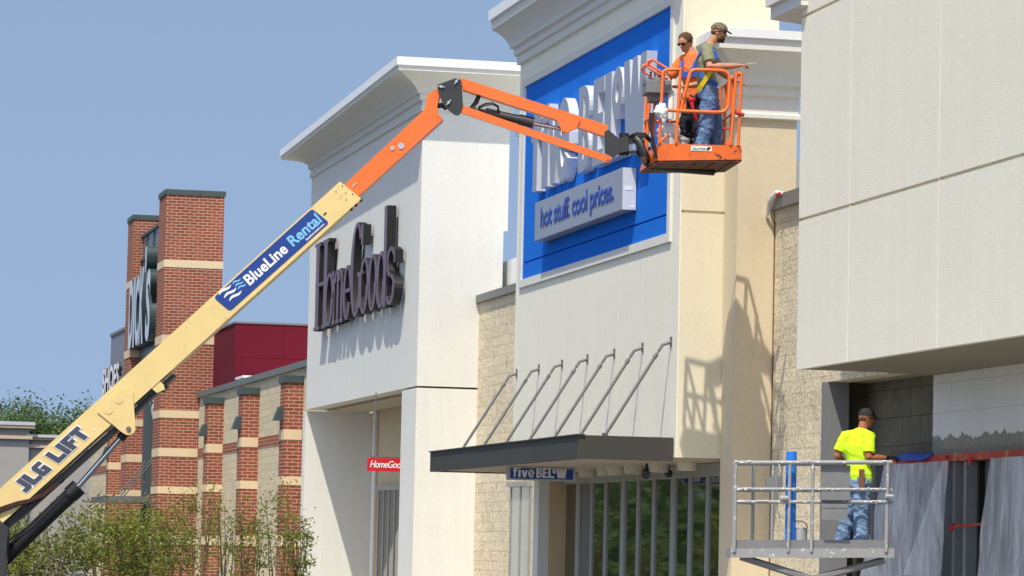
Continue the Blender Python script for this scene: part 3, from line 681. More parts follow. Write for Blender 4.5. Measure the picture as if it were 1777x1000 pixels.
# letters of the brick store
dk = thing('store_sign', 'tall green-sided white channel letters stacked between the brick piers', 'store sign', (14.2, 121, 8))
dl = paint('pale_letter_face', (.55, .60, .68, 1), .4); dg_ = paint('letter_side_green', (.03, .052, .055, 1), .35)
wds = [('D', 1.25), ('I', .45), ('C', 1.2), ('K', 1.25), ("'", .4), ('S', 1.2)]; y = 124.45
for ch, wd in wds:
    hz, z0 = (2.5, 8.55) if ch != "'" else (.9, 11.0)
    if ch == 'K': hz = 2.7
    put_text('letter', ch, (14.28, y, z0), NEARY, UPZ, XN, wd, hz, .38, [dl, dg_], dk, .035); y -= wd+.12
sp2 = thing('store_sign', 'row of small white letters under the tall letters of the brick store', 'store sign', (14.2, 121, 7.5))
put_text('lettering', 'SPORTING GOODS', (14.27, 124.3, 7.55), NEARY, UPZ, XN, 6.9, .38, .08, WHITEP, sp2, .02)
sp3 = thing('banner', 'crumpled white and black banner hanging inside the brick portal', 'banner', (14.4, 119, 5.5))
rows = []
for i in range(13):
    t = i/12; rows.append([(14.45+.25*math.sin(5*s_/10+t*3), 117.4+.32*s_-.2*t, 7.1-2.0*t*(.5+.05*s_)) for s_ in range(11)])
q = MB(); q.grid(rows); q.build('cloth', paint('banner_cloth', (.55, .56, .58, 1), .6, wear=(.03, .03, .035, 1), wth=.50, wscale=2.2), sp3, smooth=True)
# side wall with pilasters
q = MB(); q.box(15.3, 15.7, 85.7, 115.0, 0, 6.5); q.box(15.3, 15.7, 126.5, 150, 0, 6.5); q.build('block_wall', BLOCK2, bk)
q = MB(); q.box(15.28, 15.7, 85.7, 115.0, 4.5, 4.8); q.box(15.28, 15.7, 126.5, 150, 4.5, 4.8); each(q, 'brick_course', BRICK, bk)
q = MB(); q.box(15.2, 15.8, 85.7, 115.05, 6.5, 6.68); q.box(15.2, 15.8, 126.5, 150, 6.5, 6.68); q.build('coping', paint('green_grey_coping', (.14, .15, .14, 1), .5), bk)
pils = [yof(495, 700, 14.8), yof(421, 720, 14.8), yof(361, 740, 14.8)]
for i, y in enumerate(pils + [130.5, 138]):
    q = MB(); q.box(14.8, 15.3, y, y+.9, 0, 6.08); pn = q.build('pilaster', BRICK, bk)
    q = MB()
    for z0, z1 in bands[3:]: q.box(14.785, 15.3, y-.015, y+.915, z0, z1)
    each(q, 'band', BAND, pn)
    q = MB(); q.box(14.75, 15.3, y-.05, y+.95, 6.08, 6.28); q.build('coping', GREENCAP, pn)
    q = MB(); q.prism([(14.8, y+.25, 5.42), (14.8, y+.25, 5.05), (14.55, y+.25, 5.05), (14.68, y+.25, 5.42)], (0, .4, 0)); each(q, 'sconce', GREENCAP, pn)
for n_, (xx0, xx1, yy0, yy1, zz0, zz1, mt, lb) in {'theatre_box': (15.72, 24, 110, 125, 3, 8.74, MAROON, 'maroon panelled upper storey behind the pilastered wall')}.items():
    t_ = thing('upper_storey', lb, 'building', (16, 110, 0)); q = MB(); xs = [15.72, 17.3, 19.4, 24]
    for i in range(3):
        for z0, z1 in ((4.0, 7.62), (7.63, 8.72)): q.box(xs[i]+.004, xs[i+1]-.004, 110, 110.3, z0, z1)
    q.box(15.74, 24, 110.05, 125, 4.0, 8.7); q.build('wall', mt, t_); q = MB(); q.box(15.7, 24.1, 109.97, 125.1, 8.72, 8.78); q.build('coping', CAPG, t_)
q = MB(); q.box(15.75, 16.5, 108, 109.5, 6.2, 6.88); q.box(15.7, 16.55, 107.9, 109.6, 6.88, 6.95); tag(q.build('rooftop_curb', CAPW), 'low white roof curb in front of the maroon panels', 'rooftop box')

# farther stores
p0 = PY(193, 585, 150)
fs = thing('store_building', 'plain grey box building peeking out behind the far brick pier', 'building', (15, 142, 0))
q = MB(); q.box(p0.x, p0.x+6, 140, 150, 0, p0.z); q.build('wall', simple('blue_grey_metal', (.20, .21, .25, 1), .6, .04), fs)
q = MB(); q.box(p0.x-.05, p0.x+6.05, 139.95, 150.05, p0.z, p0.z+.12); q.build('coping', CAPG, fs)
ss = thing('store_sign', 'white cut-out letters standing left of the far brick pier', 'store sign', (14, 140, 8))
xs0 = p0.x-.45; ya_, yb_ = yof(184, 660, xs0), yof(212, 660, xs0); za_ = PX(196, 681, xs0).z
put_text('lettering', 'SHOES', (xs0, ya_, za_), NEARY, UPZ, XN, ya_-yb_, 1.1, .15, [WHITEP, DARKM], ss, .03)
q = MB(); q.box(xs0+.16, p0.x-.01, yb_, ya_, za_-.12, za_-.04); q.build('rail', DARKM, ss)
fg = thing('store_building', 'long low grey store with tan bands far off at the left', 'building', (10, 175, 0))
TANB = simple('tan_band', (.56, .44, .30, 1), .8, .04); FGREY = simple('far_grey_wall', (.36, .34, .315, 1), .85, .05, .6); CAPF = simple('far_cap', (.50, .51, .53, 1), .6, .03)
q1, q2, q3 = MB(), MB(), MB(); Yf = 175
def zf(v, u=60): return PY(u, v, Yf).z
xl, xm, xr = PY(-260, 740, Yf).x, PY(60, 740, Yf).x, PY(300, 760, Yf).x
xk = PY(46, 760, Yf).x; x4 = PY(24, 760, Yf).x
q1.box(xl, xm-.25, Yf, Yf+20, 0, zf(735)-.05); q1.box(xk, xr, Yf+.3, Yf+20, 0, zf(755)-.05)
q3.box(xl, xm, Yf-.4, Yf+20, zf(739), zf(733)); q2.box(xl, xm, Yf-.35, Yf, zf(744), zf(739)); q2.box(xl, xm-.1, Yf-.2, Yf, zf(763), zf(757))
q3.box(xk, xr, Yf-.1, Yf+20.2, zf(759), zf(754)); q2.box(xk, xr, Yf+.05, Yf+.3, zf(763.5), zf(759)); q2.box(xk, xr, Yf+.1, Yf+.3, zf(777), zf(771.5))
q2.box(x4, xk, Yf-.15, Yf, zf(763), zf(760))
q1.build('wall', FGREY, fg); q2.build('band', TANB, fg); q3.build('coping', CAPF, fg)
bx = bpy.data.objects.get('wall')
# the long main store mass behind the fronts (linked above as a loose mesh): give it its own identity
for o in SC.objects:
    if o.type == 'MESH' and o.parent is None and o.name.startswith('wall'):
        o.name = 'store_block'; tag(o, 'long flat-roofed grey store mass behind the painted fronts', 'building')

# ================================================================== BOOM LIFT
DB = 49.0
def B_(u, v, d=0.0): return PD(u, v, DB+d)
def plate(mb, px, d0, d1): mb.prism([B_(u, v, d0) for u, v in px], FH*(d1-d0)); return mb
lift = thing('boom_lift', 'cream and orange articulating boom lift reaching across the sky with an orange platform', 'boom lift', tuple(B_(-130, 1153).xy)+(0,))
q = MB(); plate(q, [(-95, 933.8), (590, 315), (627, 345), (-58, 963.8)], -.18, .18); q.build('boom', YELLOW, lift, bevel=.012)
q = MB(); plate(q, [(-60, 900.5), (606, 299.2), (607, 300.5), (-59, 902)], -.17, .17)
q = MB()
plate(q, [(-50, 952), (36, 884), (197, 741.5), (300, 648), (305, 653), (203, 748), (42, 893), (-45, 962)], -.13, .13); q.build('hose_tray', BLACKM, lift)
bm_o = bpy.data.objects['boom']
q = MB(); plate(q, [(168.9, 715.9), (208, 675.6), (223.5, 673), (231, 681), (235, 746), (231.5, 752), (225, 755), (219.6, 755), (211, 750), (193.6, 735.4)], -.20, -.181)
plate(q, [(193.6, 736), (230, 700), (235, 746), (231.5, 752), (225, 755), (219.6, 755)], .18, .235); q.build('cylinder_bracket', YELLOW, lift, bevel=.006)
q = MB()
for u, v in ((188.4, 712), (206.6, 693.8)):
    c = B_(u, v, -.20); q.tube([c, c-FH*.006], .057, 20)
each(q, 'boss', YELLOW, bm_o)
q = MB(); c = B_(223, 744.3, -.22); q.tube([c, c+FH*.6], .035, 14); each(q, 'pin', STEELG, lift)
# slot marks, bolts
q = MB()
for u, v in ((594, 323), (583, 333), (600, 335), (612, 337), (601, 347)):
    c = B_(u, v, -.18); q.tube([c, c-FH*.006], .009, 8)
for u, v in ((627, 344), (618, 353), (610, 360)): c = B_(u, v, -.1); q.tube([c, c-E3*.05], .018, 8)
each(q, 'bolt', DARKM, lift)
bd = (B_(590, 315)-B_(0, 848)).normalized(); bu = bd.cross(-FH); bu = bu if bu.z > 0 else -bu
q = MB(); c = B_(564, 371, -.182); q.cbox(c, bd, bu, FH, .05, .018, .01); q.build('slot', BLACKM, lift)
# decal
def rrect(cs, r, n=5):
    P = []; m_ = len(cs)
    for i in range(m_):
        a, b, c = cs[i-1], cs[i], cs[(i+1) % m_]; d1 = (a-b).normalized()*r; d2 = (c-b).normalized()*r
        for k in range(n+1): t = k/n; P.append(b+d1*(1-t)**2+d2*t**2)
    return P
dc = [B_(370.8, 516.7, -.182), B_(398.8, 540.5, -.182), B_(571.5, 386.6, -.182), B_(541.6, 362.2, -.182)]
q = MB(); q.prism(rrect(dc, .05), -FH*.004); deck = q.build('rental_decal', DECALB, lift)
def line_text(name, body, a, b, hpx, mat, par, dd, bold=.02, spc=1.0, shear=0, back=None, grow=0):
    A, Bp = B_(a[0], a[1], dd), B_(b[0], b[1], dd); xd = (Bp-A).normalized(); yd = xd.cross(-FH); yd = yd if yd.z > 0 else -yd
    yd = (-FH).cross(xd)
    if yd.z < 0: yd = -yd
    return put_text(name, body, A-xd*grow-yd*grow, xd, yd, -FH, (Bp-A).length+2*grow, hpx*DB/F+2*grow, .003, mat, par, bold, spc, shear)
line_text('lettering', 'BlueLine', (434, 496.5), (501.5, 436), 20, WHITEP, deck, -.187, .028, 1.02)
line_text('lettering', 'Rental', (509.5, 429), (560, 384.5), 20, DECALL, deck, -.187, .028, 1.02)
line_text('lettering', 'bluelinerental.com', (532.5, 418), (563.5, 390), 4.2, WHITEP, deck, -.187, .02, 1.0)
line_text('lettering', 'TM', (545, 371), (548, 368.5), 2, DECALL, deck, -.187, .01)
q = MB()
def wave(mb, x, y, L, th, sgn=1):
    mb.cut(); A = B_(x, y, -.187); n = 14; up_ = []; lo_ = []
    for i in range(n+1):
        t = i/n; off = .016*math.sin(t*2*math.pi)*sgn; wdt = th*(math.sin(math.pi*min(1, t*1.05+.02))**.6)
        p = A+bd*(t*L)+bu*off; up_.append(p+bu*wdt/2); lo_.append(p-bu*wdt/2)
    mb.grid([lo_, up_])
# stripes run along boom, stacked across it
for k in range(3): wave(q, 380+k*9, 512+k*5.2, .24, .038)
each(q, 'wave_mark', WHITEP, deck)
q = MB()
for k in range(3): wave(q, 404+k*4.5, 494.0+k*4.4, .15, .026)
each(q, 'wave_mark', DECALL, deck)
# maker's lettering, drawn as heavy slanted strokes with a white outline
def jlg():
    def L_(x): return [[(x, 0), (x+1.02, 0), (x+1.02, .30), (x+.46, .30), (x+.46, 1), (x, 1)]]
    S = [[(0.0, 0), (.66, 0), (.84, .16), (.84, 1), (.38, 1), (.38, .30), (.0, .30)]]
    S += L_(.92)
    S += [[(2.14, 0), (2.98, 0), (2.98, .58), (2.50, .58), (2.50, .40), (2.56, .40), (2.56, .28), (2.42, .28), (2.42, .72), (2.98, .72), (2.98, 1), (2.16, 1), (1.98, .84), (1.98, .14)]]
    S += L_(3.70)
    S += [[(4.80, 0), (5.26, 0), (5.26, 1), (4.80, 1)]]
    S += [[(5.36, 0), (5.82, 0), (5.82, .34), (6.20, .34), (6.20, .60), (5.82, .60), (5.82, .72), (6.30, .72), (6.30, 1), (5.36, 1)]]
    S += [[(6.62, 0), (7.08, 0), (7.08, .70), (7.38, .70), (7.38, 1), (6.37, 1), (6.37, .70), (6.62, .70)]]
    return S
A = B_(45.5, 855.5, -.183); Bp = B_(157, 754.5, -.183); Ls = (Bp-A).length; xs_ = (Bp-A).normalized(); ys_ = (-FH).cross(xs_)
if ys_.z < 0: ys_ = -ys_
hgt = 27*DB/F; ux = Ls/7.34
def outl(poly, g_):
    n = len(poly); res = []
    P = [Vector((x, y)) for x, y in poly]; area = sum(P[i].x*P[(i+1) % n].y-P[(i+1) % n].x*P[i].y for i in range(n))
    for i in range(n):
        e1 = (P[i]-P[i-1]).normalized(); e2 = (P[(i+1) % n]-P[i]).normalized(); sg_ = 1 if area > 0 else -1
        n1 = Vector((e1.y, -e1.x))*sg_; n2 = Vector((e2.y, -e2.x))*sg_; bis = (n1+n2); d_ = 1+n1.dot(n2)
        res.append(P[i]+bis*(g_/max(d_, .3)))
    return res
ql, qo = MB(), MB()
for poly in jlg():
    pl = [(x*ux, y*hgt) for x, y in poly]
    for mb, g_, dd in ((qo, .014, 0), (ql, 0, .004)):
        pts = []
        for p in (outl(pl, g_) if g_ else [Vector(p) for p in pl]): pts.append(A+xs_*(p.x-.30*p.y)+ys_*p.y-FH*dd)
        mb.prism(pts, -FH*.003)
qo.build('lettering_outline', WHITEP, bm_o); ql.build('lettering', SLATE, bm_o)
q = MB(); c = B_(164, 746, -.184); q.tube([c, c-FH*.003], .014, 12); q.build('registered_mark', WHITEP, bm_o)
# lift cylinder
q = MB(); q.tube([B_(-48, 1022), B_(132, 850)], .108, 20); q.tube([B_(122, 859), B_(137, 845)], .125, 20); q.tube([B_(-20, 965, -.12), B_(60, 905, -.14), B_(103, 862, -.14), B_(112, 857, -.13), B_(122, 862, -.1)], .014, 6)
q.build('lift_cylinder', BLACKM, lift, smooth=True)
q = MB(); q.tube([B_(132, 849), B_(216, 753)], .042, 16); q.build('cylinder_rod', CHROME, lift, smooth=True)
q = MB(); q.tube([B_(208, 762), B_(222, 746)], .065, 12); q.build('rod_end', BLACKM, lift)
q = MB()
for k in range(3): q.tube([B_(-60, 905+k*5, -.2), B_(0, 882+k*3, -.21), B_(30, 872+k*2, -.21), B_(50, 868+k*2, -.2), B_(75, 858+k*2, -.15), B_(110, 828+k*3, -.1)], .018, 6)
each(q, 'hose', simple('rusty_hose', (.05, .02, .015, 1), .7), lift, smooth=True)
q = MB(); plate(q, [(262, 673), (276, 660), (284, 668), (286, 676), (272, 682)], -.17, -.02); q.build('wear_block', YELLOW, lift)
q = MB(); plate(q, [(274, 668), (286, 662), (291, 672), (282, 682)], -.1, .12); plate(q, [(236, 700), (272, 668), (274, 671), (238, 705)], -.16, .1); q.build('roller_bracket', BLACKM, lift)
# telescoped orange section and gooseneck
q = MB(); plate(q, [(596, 322), (737, 190), (768, 207.6), (622, 340)], -.15, .15); q.build('telescopic_section', ORANGE, lift, bevel=.01)
q = MB(); plate(q, [(737, 190.5), (741, 165), (760, 153), (765, 161), (761, 172), (759, 184), (760, 197), (768.5, 207)], -.15, .15); q.build('gooseneck', ORANGE, lift, bevel=.008)
q = MB()
for (u, v, r_) in ((696, 253.5, .045), (681, 257.5, .03)): c = B_(u, v, -.15); q.tube([c, c-FH*.01], r_, 16)
c = B_(615, 321, -.152); q.cbox(c, bd, bu, FH, .075, .02, .01)
each(q, 'access_cover', LIGHTG, lift)
q = MB(); plate(q, [(758, 147.5), (790, 136), (797, 136.5), (801, 141), (803.5, 182), (797, 200), (791, 200), (787, 198), (771, 185), (764, 168)], -.21, -.155)
plate(q, [(758, 147.5), (790, 136), (797, 136.5), (801, 141), (803.5, 182), (797, 200), (791, 200), (787, 198), (771, 185), (764, 168)], .155, .21); q.build('knuckle_plate', DARKM, lift, bevel=.006)
q = MB()
for u, v, an in ((765.5, 150.5, -8), (792, 141.5, 55), (778.5, 178, 50)):
    c = B_(u, v, -.215); q.tube([c, c-FH*.02], .02, 10); dv = E1*math.cos(R(an))+E3*math.sin(R(an)); q.cbox(c-FH*.012, dv, FH, dv.cross(FH), .10, .012, .014)
each(q, 'pin_keeper', LIGHTG, lift)
# jib: upper arm and lower link
q = MB(); plate(q, [(799, 135), (820, 141.5), (1055, 217.5), (1051, 237), (968, 208.5), (803, 155.5)], -.12, .12); q.build('jib_arm', ORANGE, lift, bevel=.01)
q = MB(); plate(q, [(966, 207.5), (976, 229), (983, 230.5), (1001, 222), (1007, 208)], -.14, -.06); plate(q, [(966, 207.5), (976, 229), (983, 230.5), (1001, 222), (1007, 208)], .06, .14); q.build('jib_bracket', ORANGE, lift, bevel=.004)
q = MB(); plate(q, [(790, 184), (802, 182.5), (1061, 272), (1060, 280), (1051, 281), (791, 193)], -.19, -.125); plate(q, [(790, 184), (802, 182.5), (1061, 272), (1060, 280), (1051, 281), (791, 193)], .125, .19); each(q, 'jib_link', ORANGE, lift, bevel=.006)
q = MB()
for u, v in ((793.5, 188), (1055, 275)): c = B_(u, v, -.2); q.tube([c, c+FH*.4], .028, 12)
c = B_(978, 226.5, -.17); q.tube([c, c+FH*.34], .02, 10); each(q, 'pin', ORANGEW, lift)
q = MB(); q.tube([B_(820, 190), B_(926, 213)], [.03, .075], 16); q.tube([B_(900, 207.5), B_(926, 213.5)], .078, 16); q.tube([B_(842, 194.5), B_(922, 212.5)], .062, 16); q.build('jib_cylinder', DARKM, lift, smooth=True)
q = MB(); q.tube([B_(924, 214.5), B_(974, 224.5)], .03, 12); q.build('jib_rod', CHROME, lift, smooth=True)
q = MB()
for k in range(4): q.tube([B_(834-k*1.5, 165, .02*k-.03), B_(829-k*2, 178, .02*k-.03), B_(822-k*2, 187, .02*k-.03), B_(815, 191, .02*k-.03)], .014, 6)
for k in range(2): q.tube([B_(830, 186+k*3, -.05), B_(842, 180+k*3, -.1), B_(855, 178.5+k*3, -.12), B_(864, 184+k*2, -.1), B_(867-k*3, 197, -.05)], .011, 6)
for k in range(2): q.tube([B_(759, 183+k*2, -.05), B_(768, 182+k*2, -.08), B_(774, 187+k*2, -.05)], .03, 6)
each(q, 'hose', BLACKM, lift, smooth=True)
q = MB(); plate(q, [(1049, 228.5), (1056, 225.5), (1076, 242), (1077, 263), (1065, 274), (1050, 265)], -.15, -.10); plate(q, [(1049, 228.5), (1056, 225.5), (1076, 242), (1077, 263), (1065, 274), (1050, 265)], .10, .15)
plate(q, [(1074, 240), (1090, 236), (1092, 262), (1074, 266)], -.14, .14); q.build('jib_head', DARKM, lift, bevel=.004)
q = MB(); q.tube([B_(1083, 232), B_(1083, 270)], .07, 14); plate(q, [(1090, 240), (1112, 236), (1112, 244), (1091, 249)], -.1, .1); plate(q, [(1088, 262), (1112, 263), (1112, 266), (1088, 266)], -.1, .1); q.build('platform_rotator', BLACKM, lift)
q = MB()
for k in range(4): q.tube([B_(1088, 238+k*2, -.1+.04*k), B_(1104, 231+k*2, -.12), B_(1120, 232+k*2.5, -.12), B_(1131, 243+k*2, -.1+.1*k), B_(1135, 262, -.1+.1*k)], .013, 6)
for k in range(3): q.tube([B_(1134-k*3, 196, -.3+.1*k), B_(1132-k*2, 225, -.3+.1*k), B_(1130+k*3, 250, -.3+.1*k), B_(1140, 275, -.3)], .014, 6)
each(q, 'hose', BLACKM, lift, smooth=True)
# --- platform
DN = 48.95; AX = Vector((math.sin(R(6.5)), math.cos(R(6.5)), 0)); AW = Vector((AX.y, -AX.x, 0)); LN = 1.45
def K(u, v, a=0.0):
    r = ray(u, v); o0 = PD(1210, 260, DN); t = (o0-EY).dot(AX)/r.dot(AX); return EY+r*t+AX*a     # on the platform's near side, pushed back a metres
def KP(u, v, a=0.0):
    r = ray(u, v); o0 = PD(1210, 260, DN)+AX*a; return EY+r*((o0-EY).dot(AX)/r.dot(AX))     # same, but seen at (u, v) while standing a metres back
zfl = K(1210, 277).z
plat = thing('x', 'x', 'x'); bpy.data.objects.remove(plat)
q = MB(); 
c4 = [K(1144, 249), K(1287, 253), K(1287, 277), K(1136, 279)]
T = .02
q.prism(c4, AX*T); q.prism([p+AX*LN for p in c4], -AX*T)
Lb, Lt, Rb_, Rt = K(1136, 279), K(1144, 249), K(1287, 277), K(1287, 253)
q.prism([Lb+AX*T, Lt+AX*T, Lt+AX*(LN-T), Lb+AX*(LN-T)], AW*T); q.prism([Rb_+AX*T, Rt+AX*T, Rt+AX*(LN-T), Rb_+AX*(LN-T)], -AW*T)
plf = q.build('platform', ORANGEW, lift, bevel=.004)
q = MB(); q.prism([Lb+AX*.01+E3*.0, Rb_+AX*.01, Rb_+AX*(LN-.01), Lb+AX*(LN-.01)], -E3*.03)
for k in range(5): o_ = K(1150+k*30, 281, .1); q.tube([o_, o_+AX*(LN-.2)], .02, 6)
q.build('floor', RUSTY, plf)
q = MB()
pf = PD(1130, 240, DN)
arm = [B_(1104, 241, -.1), B_(1111, 248, -.15), B_(1114, 264, -.2), KP(1120, 276, .7), KP(1131, 286, .75), KP(1155, 290, .85), KP(1238, 298, 1.1)]

q.tube(arm, [.06, .07, .075, .08, .08, .07, .06], 14); q.build('support_arm', BLACKM, plf, smooth=True)
# rails
r1 = .024
def rail(mb, pts, a0=0, r=r1):
    P = [K(u, v, a0+(p[2] if len(p) > 2 else 0)) for p in pts for (u, v) in [p[:2]]]
    mb.tube(P, r, 8)
q = MB()
rail(q, [(1150.5, 127), (1144, 249)]); rail(q, [(1181, 119), (1173, 249)]); rail(q, [(1278, 125), (1268, 252)]); rail(q, [(1287, 128), (1281, 253)])
rail(q, [(1150.5, 130), (1152, 124), (1158, 121), (1183, 120.5)]); rail(q, [(1147, 191), (1177, 192.5)])
rail(q, [(1186, 170), (1190, 155), (1197, 128), (1200, 123.5), (1206, 121.5), (1230, 122), (1252, 123), (1259, 125), (1264, 130), (1265.5, 138), (1264, 182), (1261, 190), (1254, 195), (1240, 195.5), (1177, 193)], -.02, .026)
rail(q, [(1186, 168), (1182, 192)]); rail(q, [(1278, 127), (1287, 129)]); 
# far side and the long sides
for (u, v0, v1) in ((1149, 127, 249), (1185, 125, 249), (1240, 127, 250), (1280, 128, 253)): rail(q, [(u, v0), (u-5, v1)], LN)
rail(q, [(1149, 127), (1280, 129)], LN); rail(q, [(1146, 190), (1277, 191)], LN)
for (u, v) in ((1150.5, 127), (1147, 190), (1284, 129), (1281, 191)): q.tube([K(u, v, 0), K(u-1, v, LN)], r1, 8)
for a_ in (.6, 1.2):
    q.tube([K(1150, 127, a_), K(1143.5, 249, a_)], r1, 8); q.tube([K(1285, 129, a_), K(1280, 253, a_)], r1, 8)
rail(q, [(1158, 235), (1144, 249)], .0, .02); q.build('guard_rail', ORANGE, plf, smooth=True)
q = MB(); q.prism([K(1268, 236), K(1258, 251), K(1267, 252)], AX*.03); q.prism([K(1184, 160), K(1192, 160), K(1190, 190), K(1183, 190)], AX*.03); q.prism([K(1173, 236), K(1180, 251), K(1172, 251)], AX*.03); each(q, 'gusset', ORANGE, plf)
q = MB()
for u, v in ((1283, 128), (1288, 134), (1290, 126), (1280, 138), (1262, 222), (1266, 229), (1294, 130)): c = K(u, v, -.03); q.ball(c, .03, .03, .025, n=8, k=6)
rail(q, [(1276, 196), (1291, 200)], -.02, .03); q.tube([K(1255, 223, .02), K(1268, 224, .02)], .014, 6); each(q, 'latch', simple('red_grip', (.50, .05, .04, 1), .6), plf, smooth=True)
# control box and its guard loop
q = MB(); q.cbox(K(1146, 148, .35), AW, AX, E3, .36, .45, .19); q.cbox(K(1143, 137, .35), AW, AX, E3+AX*.2, .32, .36, .10)
q.cbox(K(1146, 162, .4), AW, AX, E3, .22, .3, .16); cb = q.build('control_box', PANELG, plf, bevel=.012)
q = MB()
for k in range(4): c = K(1133+k*7, 132, .2); q.tube([c, c+E3*.07], .012, 6); q.ball(c+E3*.075, .018, n=8, k=6)
each(q, 'joystick', DARKM, cb)
q = MB()
for a_ in (.1, .55): q.tube([K(1166, 121, a_), K(1134, 102, a_), K(1127, 104, a_), K(1124, 111, a_), K(1128, 117, a_), K(1152, 131, a_)], .017, 8)
q.tube([K(1124, 111, .1), K(1124, 111, .55)], .02, 8); q.tube([K(1134, 102, .1), K(1134, 102, .55)], .02, 8); q.build('control_guard', ORANGE, plf, smooth=True)
# warning label on the tray
q = MB(); q.prism([K(1199, 253, -.004), K(1199, 261.5, -.004), K(1235, 263, -.004), K(1235, 254.5, -.004)], -AX*.003); lb_ = q.build('warning_label', WHITEP, plf)
A = K(1201.5, 260.2, -.009); xd = (K(1225, 261.2, -.009)-A); put_text('lettering', 'CAUTION', A, xd, E3, -AX, xd.length, .035, .002, simple('label_ink', (.16, .12, .11, 1)), lb_, .02)
q = MB(); q.prism([K(1227, 256.5, -.008), K(1226, 261, -.008), K(1229, 261.6, -.008), K(1233.5, 257, -.008), K(1231, 255.3, -.008)], -AX*.002); q.build('symbol', BLACKM, lb_)
# turntable and chassis (mostly below the frame)
q = MB(); plate(q, [(-180, 905), (-60, 895), (-4, 903), (14, 918), (6, 1010), (-190, 1030)], -.45, -.2); plate(q, [(-180, 905), (-60, 895), (-4, 903), (14, 918), (6, 1010), (-190, 1030)], .2, .45)
plate(q, [(-330, 1010), (60, 1010), (60, 1050), (-330, 1050)], -.7, .7); q.build('turntable', DARKM, lift, bevel=.01)
q = MB(); plate(q, [(-340, 930), (-190, 920), (-190, 1008), (-340, 1008)], -1.0, 1.0); q.build('counterweight', YELLOW, lift, bevel=.03)
q = MB(); plate(q, [(-330, 1060), (90, 1060), (90, 1110), (-330, 1110)], -.6, .6); q.build('chassis', DARKM, lift, bevel=.01)
for u in (-280, 40):
    for s_ in (-1, 1):
        c = B_(u, 1153-56, s_*.95); q = MB(); q.tube([c-FH*.16, c-FH*.14, c+FH*.14, c+FH*.16], [.40, .455, .455, .40], 28)
        wl = q.build('wheel', RUBBER, lift, smooth=True); q = MB(); q.tube([c-FH*.17, c+FH*.17], .22, 20); q.build('rim', YELLOW, wl)

# loose gear in the platform
q = MB()
def pail(u, a_, lab, h=.36, r=.15, cloth=False):
    c = K(u, 270, a_); c.z = zfl+.005
    t_ = thing('pail', lab, 'pail', c, 'pails in the orange platform'); q = MB()
    q.tube([c, c+E3*h*.9, c+E3*h*.9, c+E3*h], [r*.88, r, r*1.06, r*1.06], 20, caps=True); q.build('bucket', BUCKET, t_, smooth=True)
    q = MB(); q.tube([c+AW*r*math.cos(a)+E3*(h*.85+.1*math.sin(a)) for a in [math.pi*i/10 for i in range(11)]], .006, 5); q.build('handle', LIGHTG, t_)
    if cloth:
        q = MB(); q.ball(c+E3*(h+.04), r*1.1, r, .12, n=14, k=8)
        for v in range(len(q.v)): p = Vector(q.v[v]); q.v[v] = tuple(p+Vector((1, 1, 1))*.04*noise.noise(p*9))
        q.build('rag', WHITEP, t_, smooth=True)
pail(1168, .45, 'white pail heaped with rags behind the left rails of the orange platform', .40, .16, True)
pail(1191, .75, 'white pail in the middle of the orange platform beside the worker in jeans', .38, .155)
q = MB()
ps = K(1160, 178, .25); q.cbox(ps, AW, AX, E3, .10, .08, .50)
for i in range(len(q.v)): pass
tag(q.build('spray_bottle_rack', simple('blue_white_can', (.10, .25, .62, 1), .5, .1), None, bevel=.015), 'blue and white upright canister hung inside the left rails', 'canister')
ps = K(1168, 175, .2); q = MB(); q.tube([ps-E3*.24, ps+E3*.16, ps+E3*.2, ps+E3*.22], [.045, .045, .03, .018], 14); tag(q.build('tube_canister', BUCKET, None, smooth=True), 'slim white caulk tube standing next to the blue canister', 'caulk tube')
q = MB()
q.ball(K(1149, 196, -.04), .085, .07, .11, n=26, k=18)
for i in range(len(q.v)):
    p = Vector(q.v[i]); q.v[i] = tuple(p+(p-K(1149, 196, -.04))*(.9*noise.noise(p*11)+.5*noise.noise(p*27)))
o = q.build('plastic_bag', WHITEP, None, smooth=True); tag(o, 'crumpled white plastic bag tied to the left post of the orange platform', 'bag')

# ================================================================== PEOPLE
def evald(o, mods):
    for ty, kw in mods:
        md = o.modifiers.new('m', ty)
        for k_, v_ in kw.items(): setattr(md, k_, v_)
    dg = bpy.context.evaluated_depsgraph_get(); dg.update(); me = bpy.data.meshes.new_from_object(o.evaluated_get(dg)); bpy.data.objects.remove(o); return me
def organic(name, mb, mat, parent, vox=.01, it=4, amp=0, fr=8, seed=0):
    me0 = mb.mesh('tmp'); o = bpy.data.objects.new('tmp', me0); link(o)
    me = evald(o, [('REMESH', dict(mode='VOXEL', voxel_size=vox, use_smooth_shade=True)), ('SMOOTH', dict(factor=.5, iterations=it))])
    if amp:
        nr = [v.normal.copy() for v in me.vertices]
        for v, n_ in zip(me.vertices, nr):
            p = v.co*fr+Vector((seed, seed, seed)); p2 = Vector((p.x, p.y, p.z*1.9+p.x*.8))
            v.co += n_*amp*(noise.noise(p2)+.5*noise.noise(p2*2.3))
    for p in me.polygons: p.use_smooth = True
    return link_mesh(name, me, mat, parent)
